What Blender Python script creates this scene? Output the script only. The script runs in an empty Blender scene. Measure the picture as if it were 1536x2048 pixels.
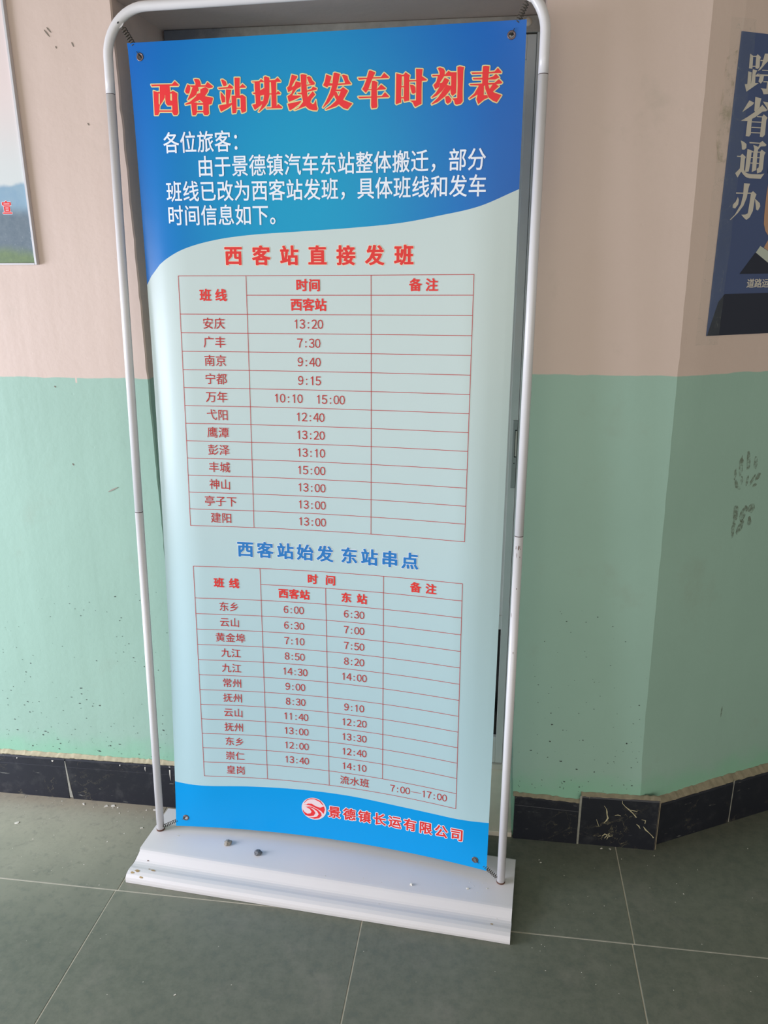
import bpy, bmesh, math, random
import numpy as np
from mathutils import Vector, Matrix, noise
from mathutils.geometry import delaunay_2d_cdt

C = bpy.context.scene.collection
scene = bpy.context.scene

# ------------------------------------------------------------------ camera
cam_d = bpy.data.cameras.new('camera')
cam = bpy.data.objects.new('camera', cam_d)
C.objects.link(cam)
CAM = Vector((0.84812, -1.76219, 1.44715))
RX = Vector((0.9908348, 0.1350350, -0.0034466))
DN = Vector((0.0380084, -0.3031940, -0.9521706))
FW = Vector((-0.1296213, 0.9433128, -0.3055476))
m = Matrix((( RX.x, -DN.x, -FW.x, CAM.x), (RX.y, -DN.y, -FW.y, CAM.y), (RX.z, -DN.z, -FW.z, CAM.z), (0, 0, 0, 1)))
cam.matrix_world = m
cam_d.sensor_fit = 'VERTICAL'
cam_d.sensor_height = 36.0
cam_d.lens = 1605.57 * 36.0 / 2048.0
cam_d.clip_start = 0.05
scene.camera = cam

# ------------------------------------------------------------------ light and exposure
scene.view_settings.view_transform = 'Standard'
scene.view_settings.look = 'None'
scene.view_settings.gamma = 1.0
scene.view_settings.use_curve_mapping = False
scene.view_settings.exposure = 0.0
world = bpy.data.worlds.new('world')
scene.world = world
world.use_nodes = True
bg = world.node_tree.nodes['Background']
bg.inputs[0].default_value = (0.97, 0.97, 0.91, 1)
bg.inputs[1].default_value = 0.92

def area(name, loc, target, sx, sy, power, col):
    d = bpy.data.lights.new(name, 'AREA')
    d.shape = 'RECTANGLE'; d.size = sx; d.size_y = sy
    d.energy = power; d.color = col
    o = bpy.data.objects.new(name, d)
    C.objects.link(o)
    o.location = loc
    o.rotation_euler = (Vector(target) - Vector(loc)).to_track_quat('-Z', 'Y').to_euler()
    return o
# daylight from the tall entrance windows on the left of the hall
area('window_daylight', (-2.3, -1.15, 0.95), (0.3, -0.3, -0.5), 1.3, 1.2, 108, (0.78, 0.83, 1.0))
# added fill from behind the camera, lifts the front and the recess
area('hall_fill', (1.2, -4.6, 1.8), (0.6, 0.0, 0.9), 4.5, 2.2, 40, (1.0, 0.94, 0.87))

# ------------------------------------------------------------------ materials
def lin(c):
    return tuple(((x / 255) / 12.92 if x / 255 <= 0.04045 else ((x / 255 + 0.055) / 1.055) ** 2.4) for x in c) + (1,)

class NT:
    def __init__(s, name):
        s.m = bpy.data.materials.new(name); s.m.use_nodes = True
        s.t = s.m.node_tree; s.b = s.t.nodes['Principled BSDF']
    def n(s, typ, **kw):
        nd = s.t.nodes.new(typ)
        for k, v in kw.items():
            if k[0] == 'i' and k[1:].isdigit(): nd.inputs[int(k[1:])].default_value = v
            elif k.startswith('in_'): nd.inputs[k[3:].replace('_', ' ')].default_value = v
            else: setattr(nd, k, v)
        return nd
    def l(s, a, b): s.t.links.new(a, b)
    def math(s, op, a, b=None, clamp=False):
        nd = s.n('ShaderNodeMath', operation=op, use_clamp=clamp)
        for i, x in enumerate((a, b)):
            if x is None: continue
            if hasattr(x, 'is_output'): s.l(x, nd.inputs[i])
            else: nd.inputs[i].default_value = x
        return nd.outputs[0]
    def mix(s, fac, a, b):
        nd = s.n('ShaderNodeMix', data_type='RGBA')
        for i, x in ((0, fac), (6, a), (7, b)):
            if hasattr(x, 'is_output'): s.l(x, nd.inputs[i])
            else: nd.inputs[i].default_value = x
        return nd.outputs[2]
    def ramp(s, x, a, b):   # smooth 0..1 between a and b
        nd = s.n('ShaderNodeMapRange', interpolation_type='SMOOTHSTEP')
        s.l(x, nd.inputs[0]); nd.inputs[1].default_value = a; nd.inputs[2].default_value = b
        return nd.outputs[0]
    def noise(s, vec, scale, detail=3, rough=0.5):
        nd = s.n('ShaderNodeTexNoise'); nd.inputs['Scale'].default_value = scale
        nd.inputs['Detail'].default_value = detail; nd.inputs['Roughness'].default_value = rough
        s.l(vec, nd.inputs['Vector']); return nd.outputs[0]
    def pos(s): return s.n('ShaderNodeNewGeometry').outputs['Position']
    def bump(s, h, strength, dist=0.002):
        nd = s.n('ShaderNodeBump'); nd.inputs['Strength'].default_value = strength
        nd.inputs['Distance'].default_value = dist
        s.l(h, nd.inputs['Height']); s.l(nd.outputs[0], s.b.inputs['Normal'])
    def col(s, c):
        if hasattr(c, 'is_output'): s.l(c, s.b.inputs['Base Color'])
        else: s.b.inputs['Base Color'].default_value = c

def simple(name, rgb, rough=0.5, metal=0.0, spec=0.5, var=0.0, vscale=20.0, bump=0.0):
    k = NT(name)
    k.b.inputs['Roughness'].default_value = rough
    k.b.inputs['Metallic'].default_value = metal
    k.b.inputs['Specular IOR Level'].default_value = spec
    c = lin(rgb)
    if var > 0:
        nz = k.noise(k.pos(), vscale, 4)
        k.col(k.mix(nz, tuple(x * (1 - var) for x in c[:3]) + (1,), tuple(min(1, x * (1 + var)) for x in c[:3]) + (1,)))
    else: k.col(c)
    if bump > 0: k.bump(k.noise(k.pos(), 120, 3), bump, 0.001)
    return k.m

def wall_material():
    k = NT('painted_plaster')
    p = k.pos()
    sp = k.n('ShaderNodeSeparateXYZ'); k.l(p, sp.inputs[0])
    x, z = sp.outputs[0], sp.outputs[2]
    big = k.noise(p, 2.5, 4); mid = k.noise(p, 14, 4); fine = k.noise(p, 90, 3)
    # two coats: pale pink above, mint green below, hand painted edge that rises to the right
    edge = k.math('ADD', k.math('MULTIPLY', k.ramp(x, 0.0, 1.0), 0.024), 1.1755)
    edge = k.math('ADD', edge, k.math('MULTIPLY', k.math('SUBTRACT', mid, 0.5), 0.010))
    # small notch left of the stand
    nx = k.math('ABSOLUTE', k.math('ADD', x, 0.122))
    notch = k.math('MULTIPLY', k.math('LESS_THAN', nx, 0.0022), 0.012)
    edge = k.math('SUBTRACT', edge, notch)
    fac = k.ramp(k.math('SUBTRACT', z, edge), -0.0012, 0.0012)
    pink = k.mix(big, lin((205, 183, 170)), lin((217, 196, 184)))
    green = k.mix(big, lin((150, 181, 165)), lin((162, 194, 178)))
    # greener strip of newer paint low down
    low = k.ramp(k.math('ADD', z, k.math('MULTIPLY', mid, 0.10)), 0.27, 0.19)
    green = k.mix(k.math('MULTIPLY', low, 0.55), green, lin((133, 194, 158)))
    col = k.mix(fac, green, pink)
    # dark splashes of dirt, denser near the floor
    v = k.n('ShaderNodeTexVoronoi'); v.inputs['Scale'].default_value = 42
    mp = k.n('ShaderNodeMapping'); mp.inputs['Scale'].default_value = (1, 1, 1.5); k.l(p, mp.inputs[0]); k.l(mp.outputs[0], v.inputs['Vector'])
    sepc = k.n('ShaderNodeSeparateColor'); k.l(v.outputs['Color'], sepc.inputs[0])
    size = k.math('MULTIPLY', sepc.outputs[0], 0.13)
    dot = k.math('LESS_THAN', v.outputs['Distance'], size)
    dens = k.ramp(z, 0.62, 0.12)
    on = k.math('LESS_THAN', sepc.outputs[1], k.math('ADD', k.math('MULTIPLY', dens, 0.12), 0.003))
    left = k.math('LESS_THAN', x, 1.26)
    speck = k.math('MULTIPLY', k.math('MULTIPLY', dot, on), k.math('MULTIPLY', left, 0.75))
    col = k.mix(speck, col, lin((62, 72, 66)))
    # faint grime
    gr = k.math('MULTIPLY', k.ramp(k.noise(p, 5, 6, 0.65), 0.56, 0.78), 0.22)
    col = k.mix(gr, col, lin((140, 138, 118)))
    k.col(col)
    k.b.inputs['Roughness'].default_value = 0.55
    k.b.inputs['Specular IOR Level'].default_value = 0.35
    pit = k.n('ShaderNodeTexVoronoi'); pit.inputs['Scale'].default_value = 16; k.l(p, pit.inputs['Vector'])
    mpv = k.n('ShaderNodeMapping'); mpv.inputs['Scale'].default_value = (9, 9, 0.8); k.l(p, mpv.inputs[0])
    und = k.noise(mpv.outputs[0], 1.0, 3)
    h = k.math('ADD', k.math('MULTIPLY', fine, 0.30), k.math('MULTIPLY', mid, 1.0))
    h = k.math('ADD', h, k.math('MULTIPLY', und, 2.2))
    h = k.math('ADD', h, k.math('MULTIPLY', k.ramp(pit.outputs['Distance'], 0.0, 0.07), 0.25))
    k.bump(h, 0.28, 0.004)
    return k.m

def tile_material():
    k = NT('floor_tile_green')
    p = k.pos()
    sp = k.n('ShaderNodeSeparateXYZ'); k.l(p, sp.inputs[0])
    oi = k.n('ShaderNodeObjectInfo')
    big = k.noise(p, 3.0, 5, 0.6); fine = k.noise(p, 160, 3, 0.7)
    c = k.mix(big, lin((97, 100, 88)), lin((119, 121, 104)))
    c = k.mix(k.math('MULTIPLY', fine, 0.4), c, lin((76, 84, 78)))
    # dusty foot of the wall, with daylight on the left painted in too
    dust_light = k.math('MULTIPLY', k.ramp(k.math('ADD', sp.outputs[1], k.math('MULTIPLY', k.noise(p, 9, 5, 0.6), 0.22)), -0.42, 0.10), 0.8)
    dust_light = k.math('MULTIPLY', dust_light, k.ramp(sp.outputs[0], 0.55, -0.3))
    c = k.mix(dust_light, c, lin((186, 180, 160)))
    foot = k.math('MULTIPLY', k.ramp(k.math('ADD', sp.outputs[1], k.math('MULTIPLY', k.noise(p, 30, 5, 0.7), 0.05)), -0.055, 0.03), 0.5)
    c = k.mix(k.math('MULTIPLY', foot, k.ramp(sp.outputs[0], 0.9, 0.3)), c, lin((150, 128, 104)))
    mot = k.noise(p, 38, 6, 0.72)
    c = k.mix(k.math('MULTIPLY', k.ramp(mot, 0.42, 0.66), 0.28), c, lin((128, 130, 116)))
    c = k.mix(k.math('MULTIPLY', k.ramp(mot, 0.50, 0.34), 0.28), c, lin((78, 88, 84)))
    sm = k.math('MULTIPLY', k.ramp(k.noise(p, 7, 6, 0.7), 0.50, 0.75), 0.4)
    c = k.mix(sm, c, lin((137, 133, 121)))
    dk = k.math('MULTIPLY', k.ramp(k.noise(p, 24, 4, 0.6), 0.62, 0.78), 0.4)
    c = k.mix(dk, c, lin((66, 72, 68)))
    k.col(c)
    k.b.inputs['Roughness'].default_value = 0.46
    k.b.inputs['Specular IOR Level'].default_value = 0.5
    k.bump(fine, 0.12, 0.0006)
    return k.m

def marble(name, veins):
    k = NT(name)
    p = k.pos()
    d = k.noise(p, 9, 4, 0.6)
    vv = k.n('ShaderNodeVectorMath', operation='ADD'); k.l(p, vv.inputs[0])
    cx = k.n('ShaderNodeCombineXYZ'); k.l(k.math('MULTIPLY', d, 0.35), cx.inputs[0]); k.l(k.math('MULTIPLY', d, 0.25), cx.inputs[2]); k.l(cx.outputs[0], vv.inputs[1])
    n = k.noise(vv.outputs[0], 16, 5, 0.55)
    line = k.ramp(k.math('ABSOLUTE', k.math('SUBTRACT', n, 0.5)), 0.012, 0.0)
    gate = k.ramp(k.noise(p, 11, 2), 0.5, 0.62)
    c = k.mix(k.noise(p, 6, 3), lin((27, 29, 36)), lin((40, 42, 52)))
    c = k.mix(k.math('MULTIPLY', k.math('MULTIPLY', line, gate), veins), c, lin((190, 178, 140)))
    # scuffs
    mp = k.n('ShaderNodeMapping'); mp.inputs['Scale'].default_value = (14, 14, 70); k.l(p, mp.inputs[0])
    sc = k.ramp(k.noise(mp.outputs[0], 1.6, 4, 0.6), 0.66, 0.72)
    c = k.mix(k.math('MULTIPLY', sc, 0.55), c, lin((140, 140, 134)))
    du = k.math('MULTIPLY', k.ramp(k.noise(p, 20, 5, 0.7), 0.5, 0.8), 0.35)
    c = k.mix(du, c, lin((92, 92, 92)))
    k.col(c)
    k.b.inputs['Roughness'].default_value = 0.38
    k.b.inputs['Specular IOR Level'].default_value = 0.45
    return k.m

def uv_material(name, build, rough=0.30, spec=0.42):
    k = NT(name)
    uvn = k.n('ShaderNodeUVMap', uv_map='print_uv')
    sp = k.n('ShaderNodeSeparateXYZ'); k.l(uvn.outputs[0], sp.inputs[0])
    k.col(build(k, sp.outputs[0], sp.outputs[1]))
    k.b.inputs['Roughness'].default_value = rough
    k.b.inputs['Specular IOR Level'].default_value = spec
    tl = k.n('ShaderNodeBsdfTranslucent'); k.l(k.b.inputs['Base Color'].links[0].from_socket, tl.inputs[0])
    mx = k.n('ShaderNodeMixShader'); mx.inputs[0].default_value = 0.30
    k.l(k.b.outputs[0], mx.inputs[1]); k.l(tl.outputs[0], mx.inputs[2])
    out = [q for q in k.t.nodes if q.type == 'OUTPUT_MATERIAL'][0]
    k.l(mx.outputs[0], out.inputs[0])
    w = k.noise(k.pos(), 7, 2)
    k.bump(w, 0.10, 0.01)
    return k.m

def blue_print(k, u, v):
    du = k.math('MULTIPLY', k.math('SUBTRACT', u, 0.40), 2.1)
    dv = k.math('MULTIPLY', k.math('SUBTRACT', v, 1.56), 1.5)
    r = k.math('SQRT', k.math('ADD', k.math('MULTIPLY', du, du), k.math('MULTIPLY', dv, dv)))
    f = k.ramp(r, 0.05, 0.95)
    return k.mix(f, lin((0, 176, 224)), lin((0, 112, 212)))
def white_print_lit(k, u, v):
    f = k.ramp(v, 1.45, 0.3)  # bluish light on the lower rows is painted into the white
    return k.mix(f, lin((228, 243, 239)), lin((206, 238, 245)))

M = {}
M['wall'] = wall_material()
M['tile'] = tile_material()
M['marble'] = marble('black_marble', 0.15)
M['marble_veined'] = marble('veined_black_marble', 0.30)
M['grout'] = simple('grout', (196, 188, 170), 0.9, var=0.2, vscale=30)
M['mortar'] = simple('mortar', (176, 166, 138), 0.9, var=0.35, vscale=60, bump=0.5)
M['mortar_dark'] = simple('old_mortar', (150, 138, 116), 0.9, var=0.4, vscale=60, bump=0.5)
M['plaster_line'] = simple('plaster_joint', (150, 148, 138), 0.9, var=0.3, vscale=80)
M['ceiling'] = simple('hall_paint', (150, 146, 138), 0.9)
M['stone'] = simple('threshold_stone', (232, 220, 200), 0.6, var=0.1, vscale=30)
M['tube'] = simple('white_powder_coat', (222, 219, 220), 0.3, spec=0.5, var=0.03, vscale=10)
M['base'] = simple('white_base_enamel', (226, 221, 220), 0.42, spec=0.45, var=0.05, vscale=6)
M['rust'] = simple('rust', (98, 66, 52), 0.8, var=0.4, vscale=200)
M['stain'] = simple('yellow_stain', (170, 142, 98), 0.8, var=0.3, vscale=200)
M['ring'] = simple('dark_joint', (70, 50, 46), 0.7)
M['wire'] = simple('spring_wire', (84, 80, 72), 0.45, metal=0.7)
M['grommet'] = simple('tarnished_grommet', (112, 96, 98), 0.4, metal=0.6)
M['alu'] = simple('grey_door_metal', (214, 214, 208), 0.5, metal=0.1, var=0.12, vscale=8)
M['alu_dirty'] = simple('dirty_door_metal', (206, 198, 184), 0.75, var=0.3, vscale=18, bump=0.3)
M['lock'] = simple('lock_plate_metal', (160, 162, 158), 0.45, metal=0.3)
M['dark'] = simple('dark_gap', (22, 24, 26), 0.6)
M['glass'] = simple('dark_pane', (16, 19, 20), 0.12)
M['silver'] = simple('silver_frame', (214, 212, 216), 0.28, metal=0.5)
M['chip'] = simple('paint_chip', (214, 208, 196), 0.8)
M['crumb'] = simple('mortar_crumb', (150, 142, 130), 0.95, var=0.4, vscale=300)
M['crumb_grey'] = simple('grey_crumb', (112, 114, 118), 0.95, var=0.4, vscale=300)
M['white'] = uv_material('banner_white', white_print_lit)
M['blue'] = uv_material('banner_blue', blue_print)
M['foot_blue'] = simple('banner_foot_blue', (0, 154, 226), 0.36, spec=0.28)
M['red'] = simple('print_red', (236, 56, 60), 0.4, spec=0.25)
M['red_line'] = simple('print_red_line', (188, 52, 50), 0.4, spec=0.25)
M['red_head'] = simple('print_red_heading', (226, 58, 54), 0.4, spec=0.25)
M['yellow'] = simple('print_yellow', (232, 214, 150), 0.4, spec=0.25)
M['cream'] = simple('print_cream', (246, 216, 190), 0.4)
M['ink_white'] = simple('print_white', (238, 242, 250), 0.4)
M['ink_blue'] = simple('print_blue', (28, 120, 192), 0.4)
M['pink'] = simple('print_pink', (240, 218, 222), 0.4)
M['navy'] = simple('poster_navy', (74, 88, 126), 0.45, var=0.1, vscale=5)
M['navy_dark'] = simple('poster_dark_navy', (42, 46, 60), 0.45)
M['poster_ink'] = simple('poster_lettering', (206, 198, 184), 0.5)
kd = NT('dark_ended_door_head'); kd.b.inputs['Roughness'].default_value = 0.75
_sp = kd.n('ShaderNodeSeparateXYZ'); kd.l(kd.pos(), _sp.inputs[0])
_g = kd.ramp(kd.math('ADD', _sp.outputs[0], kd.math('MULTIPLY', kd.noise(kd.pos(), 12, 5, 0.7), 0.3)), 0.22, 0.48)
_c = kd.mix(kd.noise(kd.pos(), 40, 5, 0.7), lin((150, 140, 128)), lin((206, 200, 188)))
kd.col(kd.mix(_g, lin((92, 96, 104)), _c)); M['door_head'] = kd.m  # darker at the left end, lighter to the right
M['vein'] = simple('marble_vein', (196, 186, 150), 0.5, var=0.25, vscale=120)
M['splash'] = simple('dark_splash', (66, 74, 70), 0.8, var=0.3, vscale=150)
M['skin'] = simple('poster_tan', (190, 148, 116), 0.5)
M['collar'] = simple('poster_collar', (190, 196, 182), 0.5)

# ------------------------------------------------------------------ object helpers
def tag(o, label=None, cat=None, group=None, kind=None):
    if label: o['label'] = label
    if cat: o['category'] = cat
    if group: o['group'] = group
    if kind: o['kind'] = kind
    return o
def empty(name, loc=(0, 0, 0)):
    o = bpy.data.objects.new(name, None); C.objects.link(o); o.location = loc
    o.empty_display_size = 0.05
    return o
def attach(o, parent):      # parts are modelled in world coordinates
    if parent is None: return
    o.parent = parent
    if parent.type == 'EMPTY': o.matrix_parent_inverse = Matrix.Translation(-parent.location)
def mesh_obj(name, verts, faces, mat, parent=None, smooth=False):
    me = bpy.data.meshes.new(name)
    me.from_pydata([tuple(v) for v in verts], [], faces)
    me.update()
    if isinstance(mat, (list, tuple)):
        for q in mat: me.materials.append(q)
    else: me.materials.append(mat)
    if smooth:
        for p in me.polygons: p.use_smooth = True
    o = bpy.data.objects.new(name, me); C.objects.link(o)
    attach(o, parent)
    return o
def bm_obj(name, bm, mat, parent=None, smooth=False):
    me = bpy.data.meshes.new(name)
    bm.to_mesh(me); bm.free()
    me.materials.append(mat)
    if smooth:
        for p in me.polygons: p.use_smooth = True
    o = bpy.data.objects.new(name, me); C.objects.link(o)
    attach(o, parent)
    return o
def box_data(x0, x1, y0, y1, z0, z1):
    v = [(x, y, z) for z in (z0, z1) for y in (y0, y1) for x in (x0, x1)]
    f = [(0, 2, 3, 1), (4, 5, 7, 6), (0, 1, 5, 4), (2, 6, 7, 3), (0, 4, 6, 2), (1, 3, 7, 5)]
    return v, f
def box(name, a, b, mat, parent=None, bevel=0.0):
    v, f = box_data(a[0], b[0], a[1], b[1], a[2], b[2])
    bm = bmesh.new()
    vs = [bm.verts.new(q) for q in v]
    for q in f: bm.faces.new([vs[i] for i in q])
    if bevel > 0: bmesh.ops.bevel(bm, geom=bm.edges[:], offset=bevel, segments=1, affect='EDGES')
    return bm_obj(name, bm, mat, parent)
def tube_data(pts, r, n=16, closed=False, caps=True):
    V, F = [], []
    k = len(pts); pts = [Vector(p) for p in pts]
    up = None
    for i, p in enumerate(pts):
        a = pts[max(i - 1, 0)]; b = pts[min(i + 1, k - 1)]
        t = (b - a).normalized()
        if up is None:
            up = Vector((0, 1, 0)) if abs(t.y) < 0.9 else Vector((1, 0, 0))
        s = t.cross(up).normalized(); up2 = s.cross(t).normalized(); up = up2
        for j in range(n):
            an = 2 * math.pi * j / n
            V.append(p + s * (r * math.cos(an)) + up2 * (r * math.sin(an)))
    for i in range(k - 1):
        for j in range(n):
            a = i * n + j; b = i * n + (j + 1) % n
            F.append((a, b, b + n, a + n))
    if caps:
        F.append(tuple(reversed(range(n)))); F.append(tuple(range((k - 1) * n, k * n)))
    return V, F
def tube(name, pts, r, mat, parent=None, n=16):
    V, F = tube_data(pts, r, n)
    o = mesh_obj(name, V, F, mat, parent)
    for p in o.data.polygons: p.use_smooth = len(p.vertices) == 4
    return o

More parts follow.
